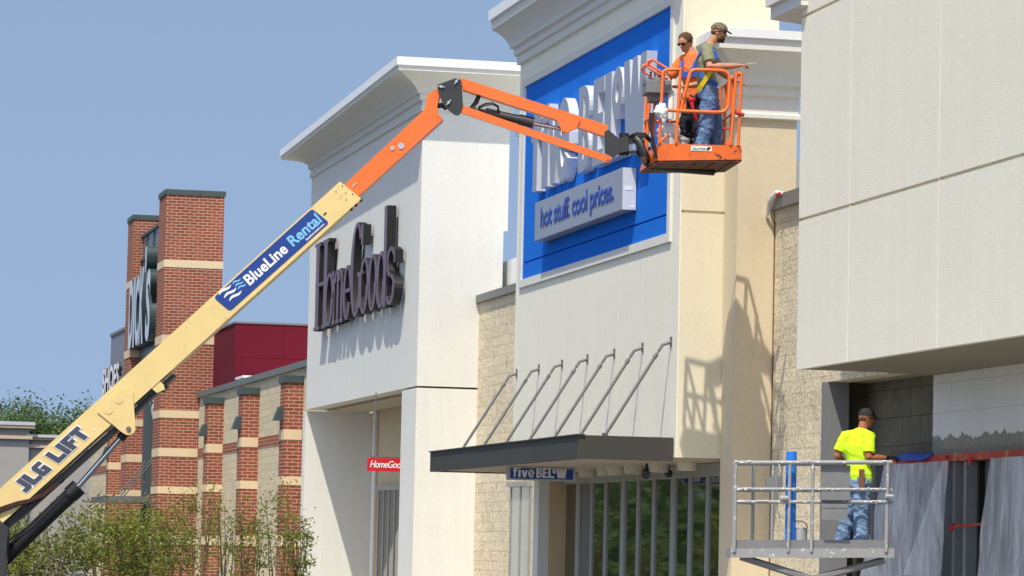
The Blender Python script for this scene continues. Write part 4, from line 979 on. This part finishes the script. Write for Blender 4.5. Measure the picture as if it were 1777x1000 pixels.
def hand(mb, W, d, n_, side, curl=.5, s=1.0):
    """W wrist, d pointing direction, n_ palm normal, side = direction of the thumb"""
    d, n_, side = d.normalized(), n_.normalized(), side.normalized()
    c = W+d*.05*s; M = Matrix((d, side, n_)).transposed(); mb.ball(c, .055*s, .042*s, .019*s, M)
    mb.tube([W-d*.02, W+d*.03], [.028*s, .03*s], 8)
    for k, ln in enumerate((.070, .078, .073, .058)):
        b_ = W+d*.09*s+side*(.030-.020*k)*s; p = [b_-d*.02*s, b_]; ang = 0
        for j in range(3): ang += curl*(.45+.25*j+.06*k); p.append(p[-1]+(d*math.cos(ang)+n_*math.sin(ang))*ln*s*(.42-.06*j))
        mb.tube(p, [.0105*s, .0105*s, .010*s, .009*s, .008*s], 7)
    tb_ = W+d*.03*s+side*.035*s; mb.tube([tb_-side*.015, tb_+(side*.8+d*.5)*.025*s, tb_+(side*.5+d*.9+n_*.4)*.055*s, tb_+(side*.3+d+n_*.8)*.075*s], [.014*s, .013*s, .011*s, .009*s], 7)
def person(label, root, fd, J, shirt_mat, trouser_mat, skin_mat, hat=None, hair=None, beard=False, glove=None, seed=0, sleeve=True, group=None, size=1.0):
    Fd = Vector(fd).normalized(); Ld = E3.cross(Fd); rt = Vector(root)
    W = lambda p: rt+Fd*p[0]+Ld*p[1]+E3*p[2]
    D = lambda p: Fd*p[0]+Ld*p[1]+E3*p[2]
    T_ = thing('person', label, 'person', rt, group); T_.scale = (size, size, size)
    j = {k: W(v) for k, v in J.items() if k not in ('hf', 'curl', 'bf')}
    hf = D(J['hf']).normalized(); hl = E3.cross(hf).normalized(); hu = hf.cross(hl).normalized()
    bf = D(J.get('bf', (1, 0, 0))).normalized(); bl_ = E3.cross(bf).normalized()
    H = j['head']; b = MB()
    pel, ch, nk = j['pel'], j['chest'], j['neck']; wa = pel.lerp(ch, .42)
    b.tube([pel-E3*.10, pel, wa, ch, nk-(nk-ch)*.25, nk], [(.09, .13), (.115, .165), (.10, .145), (.115, .18), (.085, .13), (.055, .06)], 14, flat=bf)
    b.tube([nk-(nk-ch)*.2, nk, H-hf*.025-hu*.05, H-hf*.02], [.070, .064, .062, .056], 12)
    M = Matrix((hf, hl, hu)).transposed()
    b.ball(H+hu*.025, .106, .083, .102, M); b.ball(H+hf*.015-hu*.045, .074, .064, .076, M)                     # skull, jaw
    b.ball(H+hf*.062-hu*.088, .026, .028, .022, M)                                                           # chin
    b.tube([H+hf*.088+hu*.02, H+hf*.115-hu*.022, H+hf*.09-hu*.03], [.010, .015, .009], 8)                     # nose
    b.ball(H+hf*.088-hu*.055, .014, .026, .011, M)                                                           # lips
    b.tube([H+hf*.085+hu*.035-hl*.035, H+hf*.095+hu*.035, H+hf*.085+hu*.035+hl*.035], .011, 8)                # brow
    for s_ in (-1, 1): b.ball(H-hf*.008+hl*.078*s_-hu*.012, .018, .009, .03, M)                              # ears
    for S, s_ in (('R', -1), ('L', 1)):
        sh, el, wr, ha = j['sh'+S], j['el'+S], j['wr'+S], j['ha'+S]
        b.tube([nk.lerp(sh, .5)-E3*.03, sh, sh.lerp(el, .35), el, el.lerp(wr, .3), wr], [.058, .064, .060, .050, .052, .034], 12)
        hd = (ha-wr).normalized(); pn_ = D(J.get('pn'+S, (0, 0, -1))) if False else (E3*-1 - hd*(E3*-1).dot(hd)).normalized()
        side = hd.cross(pn_)*(-1 if S == 'R' else 1)
        hand(b, wr, hd, pn_, side, J.get('curl', .5))
        hp, kn, an, to = j['hip'+S], j['kn'+S], j['an'+S], j['to'+S]
        b.tube([hp+E3*.03, hp.lerp(kn, .3), kn, kn.lerp(an, .35), an], [.085, .08, .055, .058, .038], 12)
        b.tube([an-E3*.0, an-E3*.05, an.lerp(to, .5)-E3*.03, to-E3*.0], [.038, .04, .04, .03], 8)
    organic('body', b, skin_mat, T_, .008, 2)
    # shirt
    b = MB()
    b.tube([pel-E3*.07, pel+E3*.02, wa, ch, nk-(nk-ch)*.22, nk-(nk-ch)*.04], [(.135, .185), (.14, .19), (.125, .172), (.138, .20), (.10, .15), (.064, .072)], 18, flat=bf)
    for S in 'RL':
        sh, el = j['sh'+S], j['el'+S]
        b.tube([nk.lerp(sh, .35)-E3*.05, sh-E3*.005, sh.lerp(el, .45), sh.lerp(el, .78)], [.075, .083, .080, .082], 14)
    organic('shirt', b, shirt_mat, T_, .011, 3, .009, 5, seed)
    # trousers
    b = MB(); b.tube([pel-E3*.13, pel-E3*.04, pel+E3*.07], [(.135, .178), (.138, .182), (.125, .17)], 16, flat=bf)
    for S in 'RL':
        hp, kn, an = j['hip'+S], j['kn'+S], j['an'+S]
        b.tube([hp+E3*.04, hp.lerp(kn, .35), kn, kn.lerp(an, .5), an.lerp(kn, .08), an-E3*.035], [.118, .115, .098, .095, .096, .10], 14)
    organic('trousers', b, trouser_mat, T_, .012, 3, .02, 6, seed+3)
    for S in 'RL':
        an, to = j['an'+S], j['to'+S]; b = MB()
        dd = (to-an); dd.z = 0; dd.normalize()
        b.tube([an+E3*.04, an-E3*.05], [.055, .055], 12); b.tube([an-E3*.055-dd*.05, an-E3*.045+dd*.08, an-E3*.06+dd*.18], [.042, .048, .035], 12)
        organic('boot', b, BOOT, T_, .01, 2)
    if hat:
        b = MB(); cc = H+hu*.045
        rows = []
        for i in range(7):
            th = math.pi/2*i/6.5; rr = math.cos(th)
            rows.append([cc+hf*(.116*rr*math.cos(2*math.pi*k/18))+hl*(.095*rr*math.sin(2*math.pi*k/18))+hu*(.098*math.sin(th)) for k in range(18)])
        b.grid(rows, close_u=True); b.cap(rows[-1]); b.cap(list(reversed(rows[0])))
        ct = b.build('cap', hat, T_, smooth=True)
        b = MB(); up_, lo_ = [], []
        for i in range(7):
            a = R(-58+116*i/6); inn = cc+hf*.103*math.cos(a)+hl*.083*math.sin(a)+hu*.004; ou = cc+hf*(.095+.085*math.cos(a*.9))+hl*.082*math.sin(a)-hu*(.006+.018*math.cos(a))
            up_.append([inn, inn.lerp(ou, .5)+hu*.008, ou]); 
        b.grid(up_); b.grid([[p-hu*.006 for p in r_] for r_ in reversed(up_)]); b.build('brim', hat, ct, smooth=True)
    if hair:
        b = MB(); b.ball(H+hu*.048-hf*.022, .110, .094, .098, M, n=16, k=10)
        b.ball(H-hf*.05-hu*.0, .06, .074, .07, M)
        organic('hair', b, hair, T_, .009, 2, .006, 40, seed)
    if hat: 
        b = MB(); b.ball(H-hf*.035-hu*.0, .066, .078, .06, M); organic('hair', b, HAIR, T_, .009, 2, .004, 40, seed)
    if beard:
        b = MB(); b.ball(H+hf*.035-hu*.068, .070, .066, .058, M); b.ball(H+hf*.072-hu*.088, .03, .034, .036, M); organic('beard', b, BEARD, T_, .008, 2, .006, 50, seed)
    b = MB()
    for s_ in (-1, 1):
        b.ball(H+hf*.093+hl*.034*s_+hu*.012, .012, .030, .021, M, n=10, k=8)
        b.tube([H+hf*.092+hl*.06*s_+hu*.02, H+hf*.03+hl*.084*s_+hu*.016, H-hf*.03+hl*.084*s_+hu*.004], .005, 6)
    b.tube([H+hf*.102-hl*.02+hu*.02, H+hf*.102+hl*.02+hu*.02], .006, 6); b.build('sunglasses', SHADES, T_, smooth=True)
    if glove:
        for S in 'RL':
            wr, ha = j['wr'+S], j['ha'+S]; hd = (ha-wr).normalized(); pn_ = (E3*-1 - hd*(E3*-1).dot(hd)).normalized(); side = hd.cross(pn_)*(-1 if S == 'R' else 1)
            b = MB(); b.tube([wr-hd*.05, wr+hd*.02], [.038, .036], 10); hand(b, wr, hd, pn_, side, J.get('curl', .5), 1.22); organic('glove', b, glove, T_, .008, 2)
    return T_, W, D, j, bf, bl_
def strap(mb, pts, w_, nrm):
    """flat webbing strip through pts, lying against the direction nrm"""
    P = [Vector(p) for p in pts]; rows = []
    for i, p in enumerate(P):
        t = (P[min(i+1, len(P)-1)]-P[max(0, i-1)]).normalized(); sd = t.cross(nrm[i] if isinstance(nrm, list) else nrm).normalized()*w_/2
        nn = (nrm[i] if isinstance(nrm, list) else nrm)*.004
        rows.append([p-sd, p+sd, p+sd+nn, p-sd+nn])
    mb.grid(rows, close_u=True)

# -- bearded worker, green shirt
def at_floor(u, D_): p = PD(u, 300, D_); p.z = zfl+.07; return p
R1 = at_floor(1226, 49.5)
J1 = dict(pel=(.0, 0, .93), chest=(-.05, 0, 1.27), neck=(.03, 0, 1.535), head=(.125, 0, 1.67), hf=(1, -.12, -.18), curl=.55,
          shR=(-.035, -.19, 1.44), elR=(-.0, -.33, 1.17), wrR=(.36, -.30, 1.20), haR=(.46, -.28, 1.21),
          shL=(.0, .19, 1.45), elL=(.17, .27, 1.20), wrL=(.36, .22, 1.08), haL=(.45, .2, 1.06),
          hipR=(.01, -.095, .90), knR=(-.01, -.12, .50), anR=(-.10, -.13, .10), toR=(.08, -.15, .03),
          hipL=(.02, .095, .90), knL=(.11, .12, .50), anL=(.12, .13, .10), toL=(.30, .13, .03))
P1, W1, D1, j1, bf1, bl1 = person('bearded man in a camouflage cap and olive T-shirt reaching out from the orange platform', R1, E1, J1, OLIVE, JEANS, SKIN, hat=CAMO, beard=True, seed=1, size=1.10)
q = MB(); near = -FH
q2 = [W1((-.10, -.17, 1.20)), W1((-.03, -.205, 1.06)), W1((.07, -.20, .99)), W1((.14, -.19, .93))]
strap(q, [W1((-.06, -.14, 1.485)), W1((-.115, -.15, 1.40)), W1((-.17, -.12, 1.30)), W1((-.15, -.16, 1.15)), W1((-.06, -.205, 1.05)), W1((.06, -.215, .985)), W1((.135, -.205, .935))], .045, [near, (near-E1).normalized(), (-E1), (near-E1).normalized(), near, near, near])
strap(q, [W1((.0, -.15, 1.47)), W1((.07, -.19, 1.40)), W1((.10, -.2, 1.30))], .045, near)
q.build('harness', HARB, P1)
q = MB()
strap(q, [W1((.03, -.212, 1.14)), W1((-.03, -.222, 1.05)), W1((-.10, -.20, .94)), W1((-.14, -.17, .88))], .06, near)
strap(q, [W1((.10, .02, .60)), W1((.14, -.03, .62)), W1((.20, .02, .66))], .05, near); q.build('leg_strap', HARY, P1)
q = MB(); q.ball(W1((.135, -.225, .93)), .032, .014, .032, n=10, k=6); q.build('buckle', LIGHTG, P1)
q = MB(); tc_ = R1+(W1((.49, -.27, 1.23))-R1)*1.10; q.tube([tc_, tc_+E1*.13+E3*.012], [.010, .006], 6); tag(q.build('paint_brush', LIGHTG), 'thin pale tool held in the outstretched hand of the capped man', 'brush')
q = MB()
q.tube([W1((-.20, -.15, .86)), W1((-.24, -.18, .78)), W1((-.22, -.2, .70)), W1((-.19, -.2, .60)), W1((-.15, -.18, .52))], [.025, .03, .022, .025, .02], 7)
q.ball(W1((-.24, -.17, .83)), .05, .04, .045, n=8, k=6); tag(q.build('lanyard', CORD, None, smooth=True), 'red shock-absorbing lanyard clipped between the two men', 'lanyard')

# -- second man, orange vest
R2 = at_floor(1203, 50.1)
f2 = (-E1*.60-FH*.75).normalized()
J2 = dict(pel=(-.02, 0, .92), chest=(.03, 0, 1.24), neck=(.06, -.03, 1.50), head=(.12, -.08, 1.60), hf=(1, -.05, -.42), curl=.6,
          shR=(.03, -.19, 1.38), elR=(.13, -.36, 1.13), wrR=(.32, -.20, 1.03), haR=(.40, -.12, 1.0),
          shL=(.03, .19, 1.37), elL=(.05, .28, 1.06), wrL=(.28, .12, 1.0), haL=(.36, .05, .98),
          hipR=(-.02, -.095, .90), knR=(.03, -.11, .49), anR=(-.02, -.12, .10), toR=(.16, -.13, .03),
          hipL=(-.02, .095, .90), knL=(.04, .11, .49), anL=(-.02, .12, .10), toL=(.16, .13, .03))
P2, W2, D2, j2, bf2, bl2 = person('bareheaded man in sunglasses and orange shirt bending over the platform controls', R2, f2, J2, ORSHIRT, DARKP, SKIN, hair=HAIR, seed=5, size=1.10)
q = MB()
for s_ in (-1, 1): strap(q, [W2((.02, .10*s_, 1.44)), W2((.13, .11*s_, 1.37)), W2((.19, .09*s_, 1.24)), W2((.18, .05*s_, 1.12))], .045, [E3, D2((1, 0, .7)), D2((1, 0, 0)), D2((1, 0, 0))])
strap(q, [W2((.10, -.19, 1.16)), W2((.185, -.08, 1.17)), W2((.185, .08, 1.17)), W2((.10, .19, 1.16))], .07, D2((1, 0, 0))); q.build('harness', HARB, P2)

# ================================================================== GREY LIFT AND NEON WORKER
DG = 43.6
def G_(u, v, d=0.0): return PD(u, v, DG+d)
zg = G_(1410, 958).z
gl = thing('scissor_lift', 'worn grey work platform with paint-splashed rails at the lower right', 'work platform', (G_(1410, 958).x, G_(1410, 958).y, .15))
q = MB(); wd_ = .95
def gr(pts, d0=0, r=.026, n=8): q.tube([G_(u, v, d0) for u, v in pts], r, n)
gr([(1274, 803.5), (1548, 802.5)], r=.028); gr([(1274, 849), (1540, 850)], r=.022); gr([(1276, 871), (1540, 871.5)], r=.022)
for u in (1277, 1371, 1411, 1541): gr([(u, 804), (u-3, 958)], r=.026 if u in (1277, 1541) else .022)
gr([(1274, 805), (1520, 806)], wd_, .026); gr([(1276, 851), (1516, 852)], wd_, .02)
for u in (1308, 1342, 1411, 1516): gr([(u, 806), (u-3, 955)], wd_, .024)
for u in (1274, 1547):
    for v in (803.5, 850, 871.5): q.tube([G_(u, v), G_(u-29 if u > 1400 else u+31, v+1.5, wd_)], .024, 8)
q.build('guard_rail', RAILG, gl, smooth=True)
q = MB(); plate_ = [G_(1268, 952), G_(1552, 952), G_(1552, 968), G_(1268, 968)]; q.prism(plate_, FH*wd_); q.build('deck', RAILG, gl)
q = MB(); q.prism([G_(1272, 937, .02), G_(1545, 937, .02), G_(1545, 952, .02), G_(1272, 952, .02)], FH*.01); q.build('toe_board', PANELG, gl)
q = MB(); q.prism([G_(1425, 808, .035), G_(1476, 808, .035), G_(1475, 848, .035), G_(1424, 848, .035)], FH*.01); q.build('notice_board', PANELG, gl)
q = MB()
q.prism([G_(1425, 853, -.09), G_(1475, 853, -.09), G_(1475, 868, -.09), G_(1425, 868, -.09)], FH*.08)
q.prism([G_(1426, 874, -.14), G_(1472, 875, -.14), G_(1470, 903, -.14), G_(1425, 902, -.14)], FH*.13)
q.prism([G_(1428, 880, -.146), G_(1470, 880.5, -.146), G_(1470, 882, -.146), G_(1428, 881.5, -.146)], FH*.005)
q.build('control_case', PANELG, gl, bevel=.006)
q = MB(); q.prism([G_(1329, 829, .05), G_(1347, 826, .05), G_(1348, 846, .05), G_(1330, 848, .05)], FH*.12); q.prism([G_(1343, 826, .2), G_(1358, 826, .2), G_(1359, 850, .2), G_(1345, 850, .2)], FH*.1); each(q, 'junction_box', PANELG, gl)
q = MB()
for u, v in ((1543, 861), (1360, 864)): q.cbox(G_(u, v, -.04), E1, FH, E3, .10, .05, .05); q.tube([G_(u-6, v, -.07), G_(u+8, v, -.07)], .012, 6)
q.tube([G_(1352, 806, -.02), G_(1354, 818, -.03), G_(1352, 826, -.02)], .012, 6); q.tube([G_(1346, 826), G_(1350, 880, .1), G_(1354, 905, .1)], .008, 5); each(q, 'latch', LIGHTG, gl)
q = MB()
random.seed(4)
for u0, u1, v in ((1274, 1548, 800.5), (1276, 1540, 847.5), (1276, 1540, 869)):
    for k in range(34):
        u = random.uniform(u0, u1); c = G_(u, v+random.uniform(-.5, 2.5), -.02-random.uniform(0, .012)); q.ball(c, random.uniform(.006, .022), .008, random.uniform(.004, .009), Matrix((E1, FH, E3)).transposed(), n=6, k=4)
q.build('paint_splash', WHITEP, gl)
q = MB()
zz = [.45, (zg+.45)/2, zg-.08]
for s_ in (.12, wd_-.12):
    for a, b_ in ((0, 1), (1, 2)):
        A0, A1 = G_(1285, 958, s_), G_(1535, 958, s_); 
        q.tube([Vector((A0.x, A0.y, zz[a])), Vector((A1.x, A1.y, zz[b_]))], .045, 6); q.tube([Vector((A1.x, A1.y, zz[a])), Vector((A0.x, A0.y, zz[b_]))], .045, 6)
each(q, 'scissor_arm', PANELG, gl)
q = MB(); A0, A1 = G_(1272, 958, 0), G_(1548, 958, 0); q.obox((A0.x, A0.y, .3), (A1-A0).xy.to_3d(), FH*wd_, (0, 0, .16)); q.build('base', DARKM, gl)
for f_ in (.12, .88):
    for d_ in (-.05, wd_-.1):
        c = A0.lerp(A1, f_)+FH*d_; c.z = .15+.19; q = MB(); q.tube([c, c+FH*.14], .19, 20); q.build('wheel', RUBBER, gl)
q = MB(); q.tube([G_(1373.5, 784, .16), G_(1371, 950, .16)], .068, 18); tag(q.build('foam_roll', BLUEP, None, smooth=True), 'upright bright blue tube standing inside the grey platform', 'tube')
t_ = thing('paint_can', 'small silver can with a wire handle standing behind the rail beside the blue tube', 'can', tuple(G_(1387, 950, .25)))
q = MB(); c = G_(1387, 951, .25); c.z = zg; q.tube([c, c+E3*.30], .10, 18); q.build('can', LIGHTG, t_, smooth=True)
q = MB(); q.tube([c+E1*.1*math.cos(a)+E3*(.30+.09*math.sin(a)) for a in [math.pi*i/10 for i in range(11)]], .008, 5); q.build('handle', STEELG, t_)
R3 = PD(1486, 958, 44.1); R3.z = zg+.01
f3 = (E1*.72+FH*.69).normalized()
s3 = 1.0
# offsets in (image right, away, up) turned into the body frame
Lf = E3.cross(f3)
def cv(r_, a_, u_): p = E1*r_+FH*a_; return (p.dot(f3), p.dot(Lf), u_)
J3 = dict(pel=cv(.02, 0, .95), chest=cv(.0, .03, 1.33), neck=cv(.065, .05, 1.58), head=cv(.11, .07, 1.70), hf=cv(.92, .30, -.12), curl=.5,
          shR=cv(.135, -.10, 1.475), elR=cv(.12, -.17, 1.20), wrR=cv(.36, -.03, 1.20), haR=cv(.46, .03, 1.215),
          shL=cv(-.145, .12, 1.475), elL=cv(-.25, .12, 1.22), wrL=cv(-.10, .40, 1.10), haL=cv(-.02, .46, 1.09),
          hipR=cv(.06, -.06, .92), knR=cv(.05, -.02, .50), anR=cv(.04, -.10, .10), toR=cv(.18, .0, .03),
          hipL=cv(-.05, .07, .92), knL=cv(-.10, .14, .50), anL=cv(-.17, .16, .10), toL=cv(-.03, .28, .03))
P3, W3, D3, j3, bf3, bl3 = person('man in neon yellow T-shirt and black cap standing on the grey platform', R3, f3, J3, NEON, JEANS2, SKIN2, hat=BLACKCAP, glove=GLOVE, seed=9)
w3 = lambda r_, a_, u_: R3+E1*r_+FH*a_+E3*u_
q = MB(); q.cbox(w3(.035, -.20, .93), E1, FH, E3, .07, .03, .24); q.cbox(w3(.035, -.21, .88), E1, FH, E3, .05, .02, .16); each(q, 'tool_holster', simple('leather', (.20, .10, .06, 1), .8, .3, 20), P3)
q = MB(); q.tube([w3(.07+.045*math.cos(a), -.185, .95+.08*math.sin(a)) for a in [math.pi*(-.5+i/10) for i in range(11)]], .004, 5); q.build('key_ring', LIGHTG, P3)

# ================================================================== VEGETATION
def leaves(mb, pts, size, rnd, flat=.0):
    for p in pts:
        a = Vector((rnd.gauss(0, 1), rnd.gauss(0, 1), rnd.gauss(0, .7))).normalized(); b_ = a.cross(Vector((rnd.gauss(0, 1), rnd.gauss(0, 1), rnd.gauss(0, 1)))).normalized()
        s_ = size*rnd.uniform(.6, 1.3); a *= s_; b_ *= s_*.55
        mb.face([p-a, p-b_*.9+a*.1, p+a, p+b_*.9+a*.1])
def tree(name, label, cat, base, h, rx, ry, z0, nclump, nleaf, size, mat, seed, trunk=.16, stems=1, group=None, spread=.33, drop=.0):
    rnd = random.Random(seed); T_ = thing(name, label, cat, base, group); base = Vector(base)
    cl = []; mid = (z0+h)/2; hh = (h-z0)/2
    while len(cl) < nclump:
        p = Vector((rnd.uniform(-1, 1), rnd.uniform(-1, 1), rnd.uniform(-1, 1)))
        if p.length > 1 or p.length < .35: continue
        k_ = .80+.28*noise.noise(p*1.8+Vector((seed, 0, 0)))
        cl.append(base+Vector((p.x*rx*k_, p.y*ry*k_, mid+p.z*hh*k_)))
    lf = MB(); r0 = (rx*ry*hh)**(1/3)*spread
    for c in cl:
        rc = r0*rnd.uniform(.55, 1.15)
        pts = []
        for _ in range(int(nleaf/nclump*rnd.uniform(.5, 1.4))):
            d_ = Vector((rnd.gauss(0, .5), rnd.gauss(0, .5), rnd.gauss(0, .42))); pts.append(c+d_*rc)
        leaves(lf, pts, size, rnd)
    lf.build('crown', mat, T_)
    tr = MB()
    for s_ in range(stems):
        a = rnd.uniform(0, 6.28); b0 = base+Vector((math.cos(a), math.sin(a), 0))*(.12*rx if stems > 1 else 0)
        top = base+Vector((math.cos(a)*rx*.5*(stems > 1), math.sin(a)*ry*.5*(stems > 1), z0+(h-z0)*.75)); m1 = b0.lerp(top, .4)+Vector((rnd.uniform(-.1, .1)*rx, 0, 0))
        tr.tube([b0, m1, top], [trunk, trunk*.7, trunk*.2], 8)
        for c in rnd.sample(cl, max(3, min(len(cl), 16)//stems)):
            st_ = b0.lerp(top, rnd.uniform(.3, .8)); mdl = st_.lerp(c, .5)+Vector((0, 0, .05*h)); tr.tube([st_, mdl, c], [trunk*.42, trunk*.25, trunk*.08], 6)
    tr.build('trunk', BARK, T_); return T_
def gp(u, D_): p = PD(u, 950, D_); p.z = 0; return tuple(p)
for i, (u, D_, vt, r_, lb) in enumerate(((-40, 235, 690, 5.5, 'dark spreading tree at the left edge above the far grey store'), (40, 228, 684, 4.0, 'broad tree second from the left behind the far grey store'), (108, 232, 683, 4.2, 'tall rounded tree whose top ends nearest the boom lettering'), (180, 240, 720, 4.2, 'lower tree hidden mostly behind the cream boom'), (72, 250, 706, 4.5, 'paler tree standing back in the gap between the taller crowns'))):
    h_ = PD(u, vt, D_).z
    tree('deciduous_tree', lb, 'tree', gp(u, D_), h_, r_, r_*.9, h_*.22, 90, 22000, .125, LEAFT, 20+i, .25, group='trees beyond the far store', spread=.36)
bushes = [(40, 68, 888, .9, 'dense'), (120, 66, 872, 1.0, 'dense'), (196, 70, 832, 1.1, 'dense'), (262, 72, 842, 1.05, 'dense'), (232, 66, 876, .8, 'dense'),
          (345, 78, 798, .9, 'thin'), (392, 80, 830, .7, 'thin'), (436, 79, 846, .7, 'thin'), (486, 80, 806, .9, 'thin'), (300, 76, 866, .7, 'thin'), (520, 79, 866, .45, 'thin'), (10, 74, 884, .9, 'dense')]
names = ['low leafy bush just right of the black hoses at the lower left', 'bushy shrub under the black lift cylinder', 'dense green shrub in front of the brick piers at the far left', 'yellow-green shrub beside the cream-banded brick pier', 'darker low shrub between the two dense shrubs',
         'airy thin-stemmed shrub rising highest before the nearest tower face', 'thin shrub just right of the brick tower corner', 'sparse shrub before the middle pilaster', 'sparse tall shrub before the rightmost pilaster', 'small airy shrub at the foot of the brick tower', 'wispy sprig reaching the white tower corner', 'ragged shrub at the left frame edge under the boom']
for i, ((u, D_, vt, r_, kd), lb) in enumerate(zip(bushes, names)):
    h_ = PD(u, vt, D_).z
    if kd == 'dense': tree('shrub', lb, 'shrub', gp(u, D_), h_, r_, r_, .3, 30, 2700, .040, LEAFB, 50+i, .03, 5, 'shrubs along the store fronts', .42)
    else: tree('shrub', lb, 'shrub', gp(u, D_), h_, r_*.9, r_, .5, 30, 1050, .040, LEAFY, 50+i, .018, 7, 'shrubs along the store fronts', .34)
# wood across the car park, seen only as the green mirrored in the storefront glass
rnd = random.Random(3); mb = MB()
for k in range(22):
    c = Vector((rnd.uniform(-14, 1), 95+k*5.5+rnd.uniform(-2, 2), rnd.uniform(2, 4))); 
    leaves(mb, [c+Vector((rnd.gauss(0, 2.2), rnd.gauss(0, 2.2), rnd.gauss(0, 2.0))) for _ in range(900)], .35, rnd)
o = mb.build('woodland', LEAFT); o['kind'] = 'stuff'; tag(o, 'leafy green wood across the car park, mirrored in the dark storefront glass', 'wood')
